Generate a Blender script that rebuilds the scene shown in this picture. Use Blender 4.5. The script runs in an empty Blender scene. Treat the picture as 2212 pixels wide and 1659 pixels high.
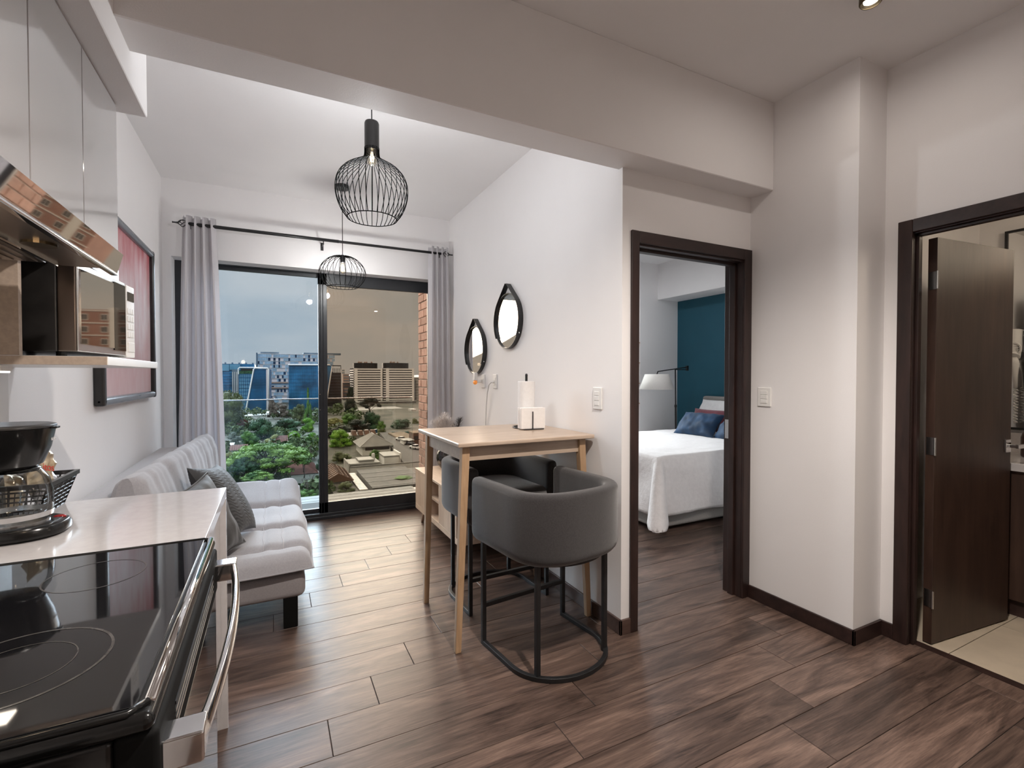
import bpy, math, random
from mathutils import Vector, Matrix, noise
R = math.radians
PI = math.pi
random.seed(7)
sc = bpy.context.scene
COL = sc.collection

# ------------------------------------------------------------------ camera
CAM_H = 1.38
YAW, PITCH, FOC = R(26.6), R(1.03), 1034.0
cam_d = bpy.data.cameras.new('camera')
cam_d.sensor_width = 36.0
cam_d.lens = 36.0 * FOC / 2212.0
cam_d.clip_start = 0.05
cam_d.clip_end = 3000
cam = bpy.data.objects.new('camera', cam_d)
cam.location = (0, 0, CAM_H)
cam.rotation_euler = (PI / 2 - PITCH, 0, -YAW)
COL.objects.link(cam)
sc.camera = cam

# ------------------------------------------------------------------ light
sc.view_settings.view_transform = 'Standard'
sc.view_settings.look = 'None'
sc.view_settings.exposure = 0.0
sc.view_settings.gamma = 1.0
sc.view_settings.use_curve_mapping = False
try:
    sc.cycles.max_bounces = 14
    sc.cycles.diffuse_bounces = 8
    sc.cycles.transparent_max_bounces = 24
    sc.cycles.caustics_reflective = False
    sc.cycles.caustics_refractive = False
    sc.cycles.sample_clamp_indirect = 8.0
    sc.cycles.use_denoising = True
except Exception:
    pass

W = bpy.data.worlds.new('sky')
sc.world = W
W.use_nodes = True
nt = W.node_tree
nt.nodes.clear()
out = nt.nodes.new('ShaderNodeOutputWorld')
bg = nt.nodes.new('ShaderNodeBackground')
tc = nt.nodes.new('ShaderNodeTexCoord')
mp = nt.nodes.new('ShaderNodeMapping')
mp.inputs['Scale'].default_value = (1.0, 1.0, 2.6)
nz = nt.nodes.new('ShaderNodeTexNoise')
nz.inputs['Scale'].default_value = 3.2
nz.inputs['Detail'].default_value = 6
nz.inputs['Roughness'].default_value = 0.55
rp = nt.nodes.new('ShaderNodeValToRGB')
rp.color_ramp.elements[0].position = 0.42
rp.color_ramp.elements[0].color = (0.62, 0.672, 0.705, 1)
rp.color_ramp.elements[1].position = 0.66
rp.color_ramp.elements[1].color = (0.80, 0.79, 0.775, 1)
nt.links.new(tc.outputs['Generated'], mp.inputs['Vector'])
nt.links.new(mp.outputs[0], nz.inputs['Vector'])
nt.links.new(nz.outputs['Fac'], rp.inputs[0])
nt.links.new(rp.outputs[0], bg.inputs['Color'])
bg.inputs['Strength'].default_value = 0.86
nt.links.new(bg.outputs[0], out.inputs['Surface'])


def lamp(kind, name, loc, energy, color=(1, 1, 1), size=0.1, rot=(0, 0, 0), **kw):
    d = bpy.data.lights.new(name, kind)
    d.energy = energy
    d.color = color
    if kind == 'SUN':
        d.angle = size
    elif kind == 'AREA':
        d.size = size
    else:
        d.shadow_soft_size = size
    for k, v in kw.items():
        setattr(d, k, v)
    o = bpy.data.objects.new(name, d)
    o.location = loc
    o.rotation_euler = rot
    COL.objects.link(o)
    return o


# broad sun lamp added beyond the window as daylight fill, and the weaker sun behind the house
GLOW_FROM = Vector((-0.103, 0.842, 0.530)).normalized()
glow = lamp('SUN', 'daylight_fill', (0, 60, 40), 14.5, (0.96, 0.98, 1.0), R(66))
glow.rotation_euler = GLOW_FROM.to_track_quat('Z', 'Y').to_euler()
SUN_FROM = Vector((-0.30, -0.62, 0.72)).normalized()
sun = lamp('SUN', 'sun', (0, -30, 40), 2.2, (1.0, 0.96, 0.90), R(2))
sun.rotation_euler = SUN_FROM.to_track_quat('Z', 'Y').to_euler()

# ------------------------------------------------------------------ helpers
MATS = {}


def node(nt, kind, **kw):
    n = nt.nodes.new(kind)
    for k, v in kw.items():
        setattr(n, k, v)
    return n


def mat(name, col, rough=0.5, metal=0.0, var=0.06, scale=6.0, bump=0.0, bscale=60.0, stretch=(1, 1, 1),
        spec=0.5, emit=None, estr=0.0, coat=0.0, trans=0.0, sheen=0.0, rnd=0.0, col2=None, ramp=(0.35, 0.65), coatr=0.05):
    """principled material whose colour is varied by stretched noise"""
    if name in MATS:
        return MATS[name]
    m = bpy.data.materials.new(name)
    m.use_nodes = True
    t = m.node_tree
    b = t.nodes['Principled BSDF']
    tcn = node(t, 'ShaderNodeTexCoord')
    mpn = node(t, 'ShaderNodeMapping')
    mpn.inputs['Scale'].default_value = stretch
    t.links.new(tcn.outputs['Object'], mpn.inputs['Vector'])
    vec = mpn.outputs[0]
    if rnd:
        oi = node(t, 'ShaderNodeObjectInfo')
        ad = node(t, 'ShaderNodeVectorMath', operation='MULTIPLY_ADD')
        ad.inputs[1].default_value = (37.0, 53.0, 29.0)
        t.links.new(oi.outputs['Random'], ad.inputs[0])
        t.links.new(vec, ad.inputs[2])
        vec = ad.outputs[0]
    n = node(t, 'ShaderNodeTexNoise')
    n.inputs['Scale'].default_value = scale
    n.inputs['Detail'].default_value = 5
    t.links.new(vec, n.inputs['Vector'])
    r = node(t, 'ShaderNodeValToRGB')
    c1 = tuple(max(0, c * (1 - var)) for c in col) + (1,)
    c2 = (tuple(col2) if col2 else tuple(min(1, c * (1 + var)) for c in col)) + (1,)
    r.color_ramp.elements[0].position = ramp[0]
    r.color_ramp.elements[0].color = c1
    r.color_ramp.elements[1].position = ramp[1]
    r.color_ramp.elements[1].color = c2
    t.links.new(n.outputs['Fac'], r.inputs[0])
    cout = r.outputs[0]
    if rnd:
        hs = node(t, 'ShaderNodeHueSaturation')
        mr = node(t, 'ShaderNodeMapRange')
        mr.inputs['To Min'].default_value = 1 - rnd
        mr.inputs['To Max'].default_value = 1 + rnd
        t.links.new(oi.outputs['Random'], mr.inputs['Value'])
        t.links.new(mr.outputs[0], hs.inputs['Value'])
        t.links.new(cout, hs.inputs['Color'])
        cout = hs.outputs[0]
    t.links.new(cout, b.inputs['Base Color'])
    b.inputs['Roughness'].default_value = rough
    b.inputs['Metallic'].default_value = metal
    b.inputs['Specular IOR Level'].default_value = spec
    b.inputs['Coat Weight'].default_value = coat
    b.inputs['Coat Roughness'].default_value = coatr
    b.inputs['Transmission Weight'].default_value = trans
    b.inputs['Sheen Weight'].default_value = sheen
    if emit:
        b.inputs['Emission Color'].default_value = tuple(emit) + (1,)
        b.inputs['Emission Strength'].default_value = estr
    if bump:
        n2 = node(t, 'ShaderNodeTexNoise')
        n2.inputs['Scale'].default_value = bscale
        n2.inputs['Detail'].default_value = 4
        t.links.new(vec, n2.inputs['Vector'])
        bp = node(t, 'ShaderNodeBump')
        bp.inputs['Strength'].default_value = bump
        bp.inputs['Distance'].default_value = 0.01
        t.links.new(n2.outputs['Fac'], bp.inputs['Height'])
        t.links.new(bp.outputs[0], b.inputs['Normal'])
    MATS[name] = m
    return m


def glass_mat(name, tint, gloss=0.06, rough=0.0):
    """thin clear pane: tinted see-through plus fresnel reflection"""
    m = bpy.data.materials.new(name)
    m.use_nodes = True
    t = m.node_tree
    t.nodes.clear()
    o = node(t, 'ShaderNodeOutputMaterial')
    tr = node(t, 'ShaderNodeBsdfTransparent')
    tr.inputs['Color'].default_value = tuple(tint) + (1,)
    g = node(t, 'ShaderNodeBsdfGlossy')
    g.inputs['Roughness'].default_value = rough
    lw = node(t, 'ShaderNodeLayerWeight')
    lw.inputs['Blend'].default_value = 0.18
    mr = node(t, 'ShaderNodeMapRange')
    mr.inputs['To Min'].default_value = gloss
    mr.inputs['To Max'].default_value = 0.8
    mx = node(t, 'ShaderNodeMixShader')
    t.links.new(lw.outputs['Fresnel'], mr.inputs['Value'])
    t.links.new(mr.outputs[0], mx.inputs[0])
    t.links.new(tr.outputs[0], mx.inputs[1])
    t.links.new(g.outputs[0], mx.inputs[2])
    t.links.new(mx.outputs[0], o.inputs['Surface'])
    MATS[name] = m
    return m


def wood_mat(name, dark, light, axis=0, rough=0.35, scale=3.0, rnd=0.15, bump=0.05, stretch=9.0, coat=0.0, spec=0.5):
    """streaky timber, grain along one local axis"""
    if name in MATS:
        return MATS[name]
    m = bpy.data.materials.new(name)
    m.use_nodes = True
    t = m.node_tree
    b = t.nodes['Principled BSDF']
    tcn = node(t, 'ShaderNodeTexCoord')
    oi = node(t, 'ShaderNodeObjectInfo')
    ad = node(t, 'ShaderNodeVectorMath', operation='MULTIPLY_ADD')
    ad.inputs[1].default_value = (41.0, 23.0, 61.0)
    t.links.new(oi.outputs['Random'], ad.inputs[0])
    t.links.new(tcn.outputs['Object'], ad.inputs[2])
    mpn = node(t, 'ShaderNodeMapping')
    s = [stretch, stretch, stretch]
    s[axis] = 1.0
    mpn.inputs['Scale'].default_value = s
    t.links.new(ad.outputs[0], mpn.inputs['Vector'])
    n = node(t, 'ShaderNodeTexNoise')
    n.inputs['Scale'].default_value = scale
    n.inputs['Detail'].default_value = 7
    n.inputs['Roughness'].default_value = 0.62
    n.inputs['Distortion'].default_value = 0.5
    t.links.new(mpn.outputs[0], n.inputs['Vector'])
    mp2 = node(t, 'ShaderNodeMapping')
    s2 = [3.2, 3.2, 3.2]
    s2[axis] = 1.0
    mp2.inputs['Scale'].default_value = s2
    t.links.new(ad.outputs[0], mp2.inputs['Vector'])
    nb = node(t, 'ShaderNodeTexNoise')
    nb.inputs['Scale'].default_value = scale * 0.9
    nb.inputs['Detail'].default_value = 4
    nb.inputs['Distortion'].default_value = 1.2
    t.links.new(mp2.outputs[0], nb.inputs['Vector'])
    mixf = node(t, 'ShaderNodeMath', operation='MULTIPLY_ADD')
    mixf.inputs[1].default_value = 0.55
    t.links.new(n.outputs['Fac'], mixf.inputs[0])
    hb = node(t, 'ShaderNodeMath', operation='MULTIPLY')
    hb.inputs[1].default_value = 0.45
    t.links.new(nb.outputs['Fac'], hb.inputs[0])
    t.links.new(hb.outputs[0], mixf.inputs[2])
    r = node(t, 'ShaderNodeValToRGB')
    r.color_ramp.elements[0].position = 0.36
    r.color_ramp.elements[0].color = tuple(dark) + (1,)
    r.color_ramp.elements[1].position = 0.66
    r.color_ramp.elements[1].color = tuple(light) + (1,)
    t.links.new(mixf.outputs[0], r.inputs[0])
    hs = node(t, 'ShaderNodeHueSaturation')
    mr = node(t, 'ShaderNodeMapRange')
    mr.inputs['To Min'].default_value = 1 - rnd
    mr.inputs['To Max'].default_value = 1 + rnd
    t.links.new(oi.outputs['Random'], mr.inputs['Value'])
    t.links.new(mr.outputs[0], hs.inputs['Value'])
    t.links.new(r.outputs[0], hs.inputs['Color'])
    t.links.new(hs.outputs[0], b.inputs['Base Color'])
    b.inputs['Roughness'].default_value = rough
    b.inputs['Coat Weight'].default_value = coat
    b.inputs['Coat Roughness'].default_value = 0.2
    b.inputs['Specular IOR Level'].default_value = spec
    bp = node(t, 'ShaderNodeBump')
    bp.inputs['Strength'].default_value = bump
    bp.inputs['Distance'].default_value = 0.01
    t.links.new(n.outputs['Fac'], bp.inputs['Height'])
    t.links.new(bp.outputs[0], b.inputs['Normal'])
    MATS[name] = m
    return m


WM = {}      # world matrix of every object made here


class MB:
    """collects vertices and faces, then links them as one mesh object"""

    def __init__(s):
        s.v, s.f = [], []

    def box(s, x0, x1, y0, y1, z0, z1):
        b = len(s.v)
        s.v += [(x0, y0, z0), (x1, y0, z0), (x1, y1, z0), (x0, y1, z0), (x0, y0, z1), (x1, y0, z1), (x1, y1, z1), (x0, y1, z1)]
        s.f += [tuple(b + i for i in q) for q in ((3, 2, 1, 0), (4, 5, 6, 7), (0, 1, 5, 4), (1, 2, 6, 5), (2, 3, 7, 6), (3, 0, 4, 7))]
        return s

    def hexa(s, pts):
        b = len(s.v)
        s.v += [tuple(p) for p in pts]
        s.f += [tuple(b + i for i in q) for q in ((3, 2, 1, 0), (4, 5, 6, 7), (0, 1, 5, 4), (1, 2, 6, 5), (2, 3, 7, 6), (3, 0, 4, 7))]
        return s

    def prism(s, poly, a, axis='z'):
        """poly in the plane, extruded from a[0] to a[1] along axis"""
        b = len(s.v)
        n = len(poly)
        for h in a:
            for p, q in poly:
                s.v.append({'z': (p, q, h), 'y': (p, h, q), 'x': (h, p, q)}[axis])
        s.f.append(tuple(b + i for i in range(n - 1, -1, -1)))
        s.f.append(tuple(b + n + i for i in range(n)))
        for i in range(n):
            j = (i + 1) % n
            s.f.append((b + i, b + j, b + n + j, b + n + i))
        return s

    def ring(s, pts):
        b = len(s.v)
        s.v += [tuple(p) for p in pts]
        return list(range(b, b + len(pts)))

    def bridge(s, r0, r1, closed=True):
        n = len(r0)
        for i in range(n if closed else n - 1):
            j = (i + 1) % n
            s.f.append((r0[i], r0[j], r1[j], r1[i]))

    def tube(s, pts, r, n=6, closed=False, cap=True, sq=False, up=(0, 0, 1)):
        pts = [Vector(p) for p in pts]
        m = len(pts)
        rr = r if isinstance(r, (list, tuple)) else [r] * m
        rings = []
        last = None
        for i, p in enumerate(pts):
            if closed:
                d = pts[(i + 1) % m] - pts[i - 1]
            else:
                d = pts[min(i + 1, m - 1)] - pts[max(i - 1, 0)]
            d.normalize()
            u = Vector(up)
            if abs(d.dot(u)) > 0.97:
                u = last.copy() if last is not None and abs(d.dot(last)) < 0.9 else Vector((1, 0, 0))
            a = (u - d * u.dot(d)).normalized()
            if last is not None and not sq and a.dot(last) < 0:
                a = -a
            last = a
            c = d.cross(a)
            ps = []
            for k in range(n):
                t = 2 * PI * k / n + (PI / n if sq else 0)
                q = rr[i] * (math.sqrt(2) if sq else 1)
                ps.append(p + a * math.cos(t) * q + c * math.sin(t) * q)
            rings.append(s.ring(ps))
        for i in range(m - 1):
            s.bridge(rings[i], rings[i + 1])
        if closed:
            s.bridge(rings[-1], rings[0])
        elif cap:
            s.f.append(tuple(reversed(rings[0])))
            s.f.append(tuple(rings[-1]))
        return s

    def lathe(s, prof, c=(0, 0, 0), n=24, cap=True, ex=(1, 1)):
        rings = []
        for r, z in prof:
            rings.append(s.ring([(c[0] + ex[0] * r * math.cos(2 * PI * k / n), c[1] + ex[1] * r * math.sin(2 * PI * k / n), c[2] + z) for k in range(n)]))
        for i in range(len(rings) - 1):
            s.bridge(rings[i], rings[i + 1])
        if cap:
            s.f.append(tuple(reversed(rings[0])))
            s.f.append(tuple(rings[-1]))
        return s

    def grid(s, fn, nu, nv, cu=False):
        idx = []
        for i in range(nu):
            idx.append(s.ring([fn(i / (nu if cu else nu - 1), j / (nv - 1)) for j in range(nv)]))
        for i in range(nu if cu else nu - 1):
            s.bridge(idx[i], idx[(i + 1) % nu], closed=False)
        return s

    def blob(s, c, r, n=8, m=6, e=1.0):
        """superellipsoid"""
        def pw(x):
            return math.copysign(abs(x) ** e, x)
        rings = []
        for i in range(1, m):
            ph = PI * i / m - PI / 2
            rings.append(s.ring([(c[0] + r[0] * pw(math.cos(ph)) * pw(math.cos(2 * PI * k / n)), c[1] + r[1] * pw(math.cos(ph)) * pw(math.sin(2 * PI * k / n)), c[2] + r[2] * pw(math.sin(ph))) for k in range(n)]))
        for i in range(len(rings) - 1):
            s.bridge(rings[i], rings[i + 1])
        lo = s.ring([(c[0], c[1], c[2] - r[2])])[0]
        hi = s.ring([(c[0], c[1], c[2] + r[2])])[0]
        for k in range(n):
            s.f.append((rings[0][(k + 1) % n], rings[0][k], lo))
            s.f.append((rings[-1][k], rings[-1][(k + 1) % n], hi))
        return s

    def xf(s, M):
        s.v = [tuple(M @ Vector(p)) for p in s.v]
        return s

    def build(s, name, m, parent=None, smooth=False, bevel=0, seg=2, local=False, sub=0, solid=0, mesh=None, ang=35):
        """vertices are world positions unless local; parent keeps its own frame"""
        if mesh is None:
            mesh = bpy.data.meshes.new(name)
            vs = s.v
            if parent is not None and not local:
                inv = WM[parent.name].inverted()
                vs = [tuple(inv @ Vector(p)) for p in vs]
            mesh.from_pydata(vs, [], s.f)
            mesh.update()
            mesh.materials.append(MATS[m] if isinstance(m, str) else m)
            if smooth:
                for p in mesh.polygons:
                    p.use_smooth = True
        o = bpy.data.objects.new(name, mesh)
        COL.objects.link(o)
        WM[o.name] = Matrix()
        if parent is not None:
            o.parent = parent
            WM[o.name] = WM[parent.name].copy()
        if solid:
            d = o.modifiers.new('solid', 'SOLIDIFY')
            d.thickness = solid
            d.offset = 0
        if bevel:
            d = o.modifiers.new('bevel', 'BEVEL')
            d.width = bevel
            d.segments = seg
            d.limit_method = 'ANGLE'
            d.angle_limit = R(ang)
            if seg > 1:
                for p in mesh.polygons:
                    p.use_smooth = True
                try:
                    w = o.modifiers.new('normals', 'WEIGHTED_NORMAL')
                    w.keep_sharp = True
                except Exception:
                    pass
        if sub:
            d = o.modifiers.new('sub', 'SUBSURF')
            d.levels = sub
            d.render_levels = sub
        return o


def tag(o, label, cat, group=None, kind=None):
    if label:
        o['label'] = label
    if cat:
        o['category'] = cat
    if group:
        o['group'] = group
    if kind:
        o['kind'] = kind
    return o


def thing(name, label, cat, loc=(0, 0, 0), rz=0.0, group=None, rot=None):
    o = bpy.data.objects.new(name, None)
    o.empty_display_size = 0.1
    COL.objects.link(o)
    o.location = loc
    o.rotation_euler = rot if rot else (0, 0, rz)
    from mathutils import Euler
    WM[o.name] = Matrix.Translation(loc) @ Euler(rot if rot else (0, 0, rz)).to_matrix().to_4x4()
    return tag(o, label, cat, group)


def struct(name, loc=(0, 0, 0)):
    o = bpy.data.objects.new(name, None)
    o.empty_display_size = 0.1
    COL.objects.link(o)
    o.location = loc
    WM[o.name] = Matrix.Translation(loc)
    o['kind'] = 'structure'
    return o


def shell(name, mb, m, **kw):
    o = mb.build(name, m, **kw)
    o['kind'] = 'structure'
    return o


def B(*a):
    return MB().box(*a)


def clone(o, loc, rz=0.0, label=None, group=None):
    """a thing with its parts and sub-parts"""
    r = o.copy()
    COL.objects.link(r)
    r.location = loc
    r.rotation_euler = (0, 0, rz)
    if label:
        r['label'] = label
    if group:
        r['group'] = group
    for ch in list(o.children):
        c = ch.copy()
        COL.objects.link(c)
        c.parent = r
        for g in list(ch.children):
            d = g.copy()
            COL.objects.link(d)
            d.parent = c
    return r


def inst(o, parent, loc=None, rot=None, scale=None):
    """one more copy of a part, sharing its mesh"""
    c = o.copy()
    COL.objects.link(c)
    c.parent = parent
    WM[c.name] = WM[parent.name].copy()
    if loc is not None:
        c.location = loc
    if rot is not None:
        c.rotation_euler = rot
    if scale is not None:
        c.scale = scale
    return c


def text(body, name, m, parent, loc, rot, size, depth=0.0004):
    cu = bpy.data.curves.new(name, 'FONT')
    cu.body = body
    cu.size = size
    cu.extrude = depth
    cu.align_x = 'CENTER'
    cu.align_y = 'CENTER'
    cu.materials.append(MATS[m])
    tmp = bpy.data.objects.new(name, cu)
    COL.objects.link(tmp)
    me = bpy.data.meshes.new_from_object(tmp.evaluated_get(bpy.context.evaluated_depsgraph_get()))
    bpy.data.objects.remove(tmp)
    o = bpy.data.objects.new(name, me)
    COL.objects.link(o)
    if parent is not None:
        o.parent = parent
    o.location = loc
    o.rotation_euler = rot
    return o


def V3(x, y, z):
    return Vector((x, y, z))

# ------------------------------------------------------------------ materials
mat('paint', (0.81, 0.795, 0.795), 0.62, var=0.012, scale=2.0, bump=0.05, bscale=180)
mat('ceiling_paint', (0.84, 0.83, 0.83), 0.7, var=0.012, scale=2.0, bump=0.04, bscale=160)
mat('teal_paint', (0.008, 0.080, 0.122), 0.6, var=0.05, scale=2.0, bump=0.04, bscale=160)


def floor_mat():
    m = bpy.data.materials.new('floor_tile')
    m.use_nodes = True
    t = m.node_tree
    b = t.nodes['Principled BSDF']
    tcn = node(t, 'ShaderNodeTexCoord')
    oi = node(t, 'ShaderNodeObjectInfo')
    ad = node(t, 'ShaderNodeVectorMath', operation='MULTIPLY_ADD')
    ad.inputs[1].default_value = (41.0, 23.0, 61.0)
    t.links.new(oi.outputs['Random'], ad.inputs[0])
    t.links.new(tcn.outputs['Object'], ad.inputs[2])

    def nz_(scale, st, det, dist, rough=0.6):
        mp_ = node(t, 'ShaderNodeMapping')
        mp_.inputs['Scale'].default_value = (1, st, st)
        t.links.new(ad.outputs[0], mp_.inputs['Vector'])
        n = node(t, 'ShaderNodeTexNoise')
        n.inputs['Scale'].default_value = scale
        n.inputs['Detail'].default_value = det
        n.inputs['Roughness'].default_value = rough
        n.inputs['Distortion'].default_value = dist
        t.links.new(mp_.outputs[0], n.inputs['Vector'])
        return n
    big = nz_(1.7, 6.5, 9, 1.3, 0.62)
    fine = nz_(7.0, 24.0, 6, 0.3, 0.7)
    knot = nz_(1.3, 3.4, 4, 2.2, 0.5)
    a1 = node(t, 'ShaderNodeMath', operation='MULTIPLY_ADD')
    a1.inputs[1].default_value = 0.62
    t.links.new(big.outputs['Fac'], a1.inputs[0])
    a2 = node(t, 'ShaderNodeMath', operation='MULTIPLY')
    a2.inputs[1].default_value = 0.38
    t.links.new(fine.outputs['Fac'], a2.inputs[0])
    t.links.new(a2.outputs[0], a1.inputs[2])
    r = node(t, 'ShaderNodeValToRGB')
    e = r.color_ramp.elements
    e[0].position = 0.34
    e[0].color = (0.024, 0.016, 0.013, 1)
    e[1].position = 0.70
    e[1].color = (0.29, 0.205, 0.158, 1)
    for p, c in ((0.45, (0.078, 0.051, 0.041, 1)), (0.53, (0.124, 0.081, 0.064, 1)), (0.61, (0.18, 0.120, 0.094, 1))):
        q = e.new(p)
        q.color = c
    t.links.new(a1.outputs[0], r.inputs[0])
    kr_ = node(t, 'ShaderNodeValToRGB')
    kr_.color_ramp.elements[0].position = 0.66
    kr_.color_ramp.elements[0].color = (1, 1, 1, 1)
    kr_.color_ramp.elements[1].position = 0.78
    kr_.color_ramp.elements[1].color = (0.28, 0.26, 0.25, 1)
    t.links.new(knot.outputs['Fac'], kr_.inputs[0])
    mx = node(t, 'ShaderNodeMixRGB', blend_type='MULTIPLY')
    mx.inputs[0].default_value = 1.0
    t.links.new(r.outputs[0], mx.inputs[1])
    t.links.new(kr_.outputs[0], mx.inputs[2])
    hs = node(t, 'ShaderNodeHueSaturation')
    mr = node(t, 'ShaderNodeMapRange')
    mr.inputs['To Min'].default_value = 0.80
    mr.inputs['To Max'].default_value = 1.22
    t.links.new(oi.outputs['Random'], mr.inputs['Value'])
    t.links.new(mr.outputs[0], hs.inputs['Value'])
    t.links.new(mx.outputs[0], hs.inputs['Color'])
    t.links.new(hs.outputs[0], b.inputs['Base Color'])
    b.inputs['Roughness'].default_value = 0.33
    b.inputs['Specular IOR Level'].default_value = 0.36
    b.inputs['Coat Weight'].default_value = 0.0
    b.inputs['Coat IOR'].default_value = 1.55
    b.inputs['Coat Roughness'].default_value = 0.25
    bp = node(t, 'ShaderNodeBump')
    bp.inputs['Strength'].default_value = 0.035
    bp.inputs['Distance'].default_value = 0.01
    t.links.new(fine.outputs['Fac'], bp.inputs['Height'])
    t.links.new(bp.outputs[0], b.inputs['Normal'])
    MATS['floor_tile'] = m


floor_mat()

mat('grout', (0.035, 0.028, 0.025), 0.8)
mat('beige_tile', (0.52, 0.44, 0.34), 0.35, var=0.06, scale=9, rnd=0.05)
wood_mat('dark_wood', (0.014, 0.007, 0.006), (0.040, 0.020, 0.017), 2, rough=0.42, scale=3, rnd=0.05, bump=0.04)
wood_mat('dark_wood_flat', (0.014, 0.007, 0.006), (0.040, 0.020, 0.017), 0, rough=0.42, scale=3, rnd=0.05, bump=0.04)
wood_mat('door_veneer', (0.028, 0.014, 0.010), (0.060, 0.032, 0.022), 2, rough=0.45, scale=2.5, rnd=0.02, bump=0.03, stretch=12)
wood_mat('skirting', (0.045, 0.026, 0.022), (0.10, 0.062, 0.05), 0, rough=0.35, scale=3, rnd=0.1, bump=0.03)
wood_mat('bamboo', (0.39, 0.29, 0.215), (0.51, 0.405, 0.32), 0, rough=0.34, scale=4, rnd=0.05, bump=0.02, stretch=16)
wood_mat('bamboo_up', (0.36, 0.225, 0.125), (0.50, 0.34, 0.21), 2, rough=0.36, scale=4, rnd=0.08, bump=0.02, stretch=16)
wood_mat('pale_oak', (0.48, 0.36, 0.27), (0.66, 0.53, 0.42), 2, rough=0.45, scale=3, rnd=0.04, bump=0.02, stretch=14)
wood_mat('pale_oak_flat', (0.48, 0.36, 0.27), (0.66, 0.53, 0.42), 1, rough=0.45, scale=3, rnd=0.04, bump=0.02, stretch=14)
mat('black_metal', (0.012, 0.012, 0.013), 0.42, var=0.2, scale=20)
mat('wire_metal', (0.003, 0.003, 0.003), 0.75, var=0.1, spec=0.02)
mat('matte_black', (0.005, 0.005, 0.005), 0.75, var=0.1, spec=0.15)
mat('black_satin', (0.018, 0.017, 0.017), 0.3, var=0.2, scale=20)
mat('anthracite', (0.020, 0.022, 0.026), 0.38, var=0.12, scale=12)
mat('dark_fabric', (0.028, 0.025, 0.026), 0.92, var=0.22, scale=160, bump=0.25, bscale=420, sheen=0.4)
mat('sofa_fabric', (0.34, 0.33, 0.345), 0.9, var=0.05, scale=120, bump=0.12, bscale=300, sheen=0.3)
mat('sofa_base_fabric', (0.30, 0.28, 0.285), 0.92, var=0.05, scale=120, bump=0.12, bscale=300, sheen=0.2)
mat('seam', (0.46, 0.44, 0.45), 0.9)
mat('charcoal_velvet', (0.030, 0.030, 0.031), 0.7, var=0.25, scale=7, sheen=0.12, bump=0.1, bscale=60)
mat('grey_velvet', (0.055, 0.054, 0.053), 0.6, var=0.35, scale=7, sheen=0.18, bump=0.1, bscale=40)
mat('gloss_white', (0.40, 0.385, 0.385), 0.16, var=0.015, scale=2, coat=0.6)
mat('gloss_edge', (0.42, 0.40, 0.39), 0.3)
mat('quartz', (0.58, 0.555, 0.555), 0.13, var=0.03, scale=40, coat=0.3)
mat('white_plastic', (0.78, 0.77, 0.75), 0.3, var=0.02)
mat('white_enamel', (0.80, 0.79, 0.78), 0.25, var=0.02)
mat('beige_board', (0.40, 0.32, 0.26), 0.55, var=0.08, scale=90)
mat('steel', (0.62, 0.62, 0.62), 0.24, metal=1.0, var=0.05, scale=4, stretch=(1, 30, 30))
mat('chrome', (0.80, 0.80, 0.81), 0.07, metal=1.0, var=0.02)
mat('mirror', (0.93, 0.94, 0.94), 0.01, metal=1.0, var=0.0)
mat('mirror_steel', (0.78, 0.77, 0.76), 0.03, metal=1.0, var=0.01)
mat('hood_steel', (0.20, 0.165, 0.145), 0.28, metal=1.0, var=0.05, scale=5)
mat('black_glass', (0.006, 0.006, 0.007), 0.03, var=0.1, coat=0.4, spec=0.6)
mat('burner_print', (0.060, 0.055, 0.052), 0.22, var=0.2, scale=60)
mat('black_plastic', (0.006, 0.006, 0.006), 0.22, var=0.1, coat=0.1, spec=0.35)
mat('red_light', (0.25, 0.01, 0.01), 0.2, var=0.1)
mat('paper', (0.82, 0.80, 0.785), 0.95, var=0.02, scale=60, bump=0.15, bscale=240)
mat('lamp_linen', (0.74, 0.71, 0.67), 0.9, var=0.03, scale=120, bump=0.1, bscale=300)
mat('quilt', (0.74, 0.71, 0.71), 0.9, var=0.03, scale=24, bump=0.5, bscale=34, sheen=0.2)
mat('sham', (0.80, 0.79, 0.79), 0.9, var=0.03, scale=24, bump=0.3, bscale=50)
mat('maroon', (0.125, 0.017, 0.032), 0.85, var=0.15, scale=60, sheen=0.3)
mat('navy', (0.003, 0.032, 0.085), 0.75, var=0.35, scale=9, sheen=0.08)
mat('linen_grey', (0.30, 0.28, 0.265), 0.9, var=0.08, scale=100, bump=0.1, bscale=260)
mat('cord_white', (0.55, 0.54, 0.53), 0.5)
mat('orange_plastic', (0.85, 0.30, 0.06), 0.35, var=0.08, emit=(1.0, 0.35, 0.06), estr=0.25)
mat('feather', (0.72, 0.68, 0.66), 0.95, var=0.12, scale=30)
mat('feather_dark', (0.10, 0.09, 0.09), 0.95, var=0.2, scale=30)
mat('bulb', (1.0, 0.9, 0.7), 0.3, emit=(1.0, 0.80, 0.52), estr=14.0)
mat('lamp_disc', (1, 0.95, 0.85), 0.3, emit=(1.0, 0.92, 0.78), estr=14.0)
mat('hood_disc', (1, 0.9, 0.75), 0.3, emit=(1.0, 0.80, 0.55), estr=3.0)
mat('frame_satin', (0.16, 0.18, 0.20), 0.25, var=0.05, coat=0.3)  # rails coloured greyer than the black sides for the light they reflect
mat('strip_light', (1, 0.95, 0.88), 0.3, emit=(1.0, 0.88, 0.74), estr=9.0)
mat('brass_dark', (0.10, 0.075, 0.045), 0.3, metal=0.8, var=0.1)
mat('brick', (0.64, 0.41, 0.35), 0.85, var=0.16, scale=22, bump=0.3, bscale=60, rnd=0.14)
mat('mortar', (0.66, 0.63, 0.60), 0.9, var=0.08, scale=40)
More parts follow.
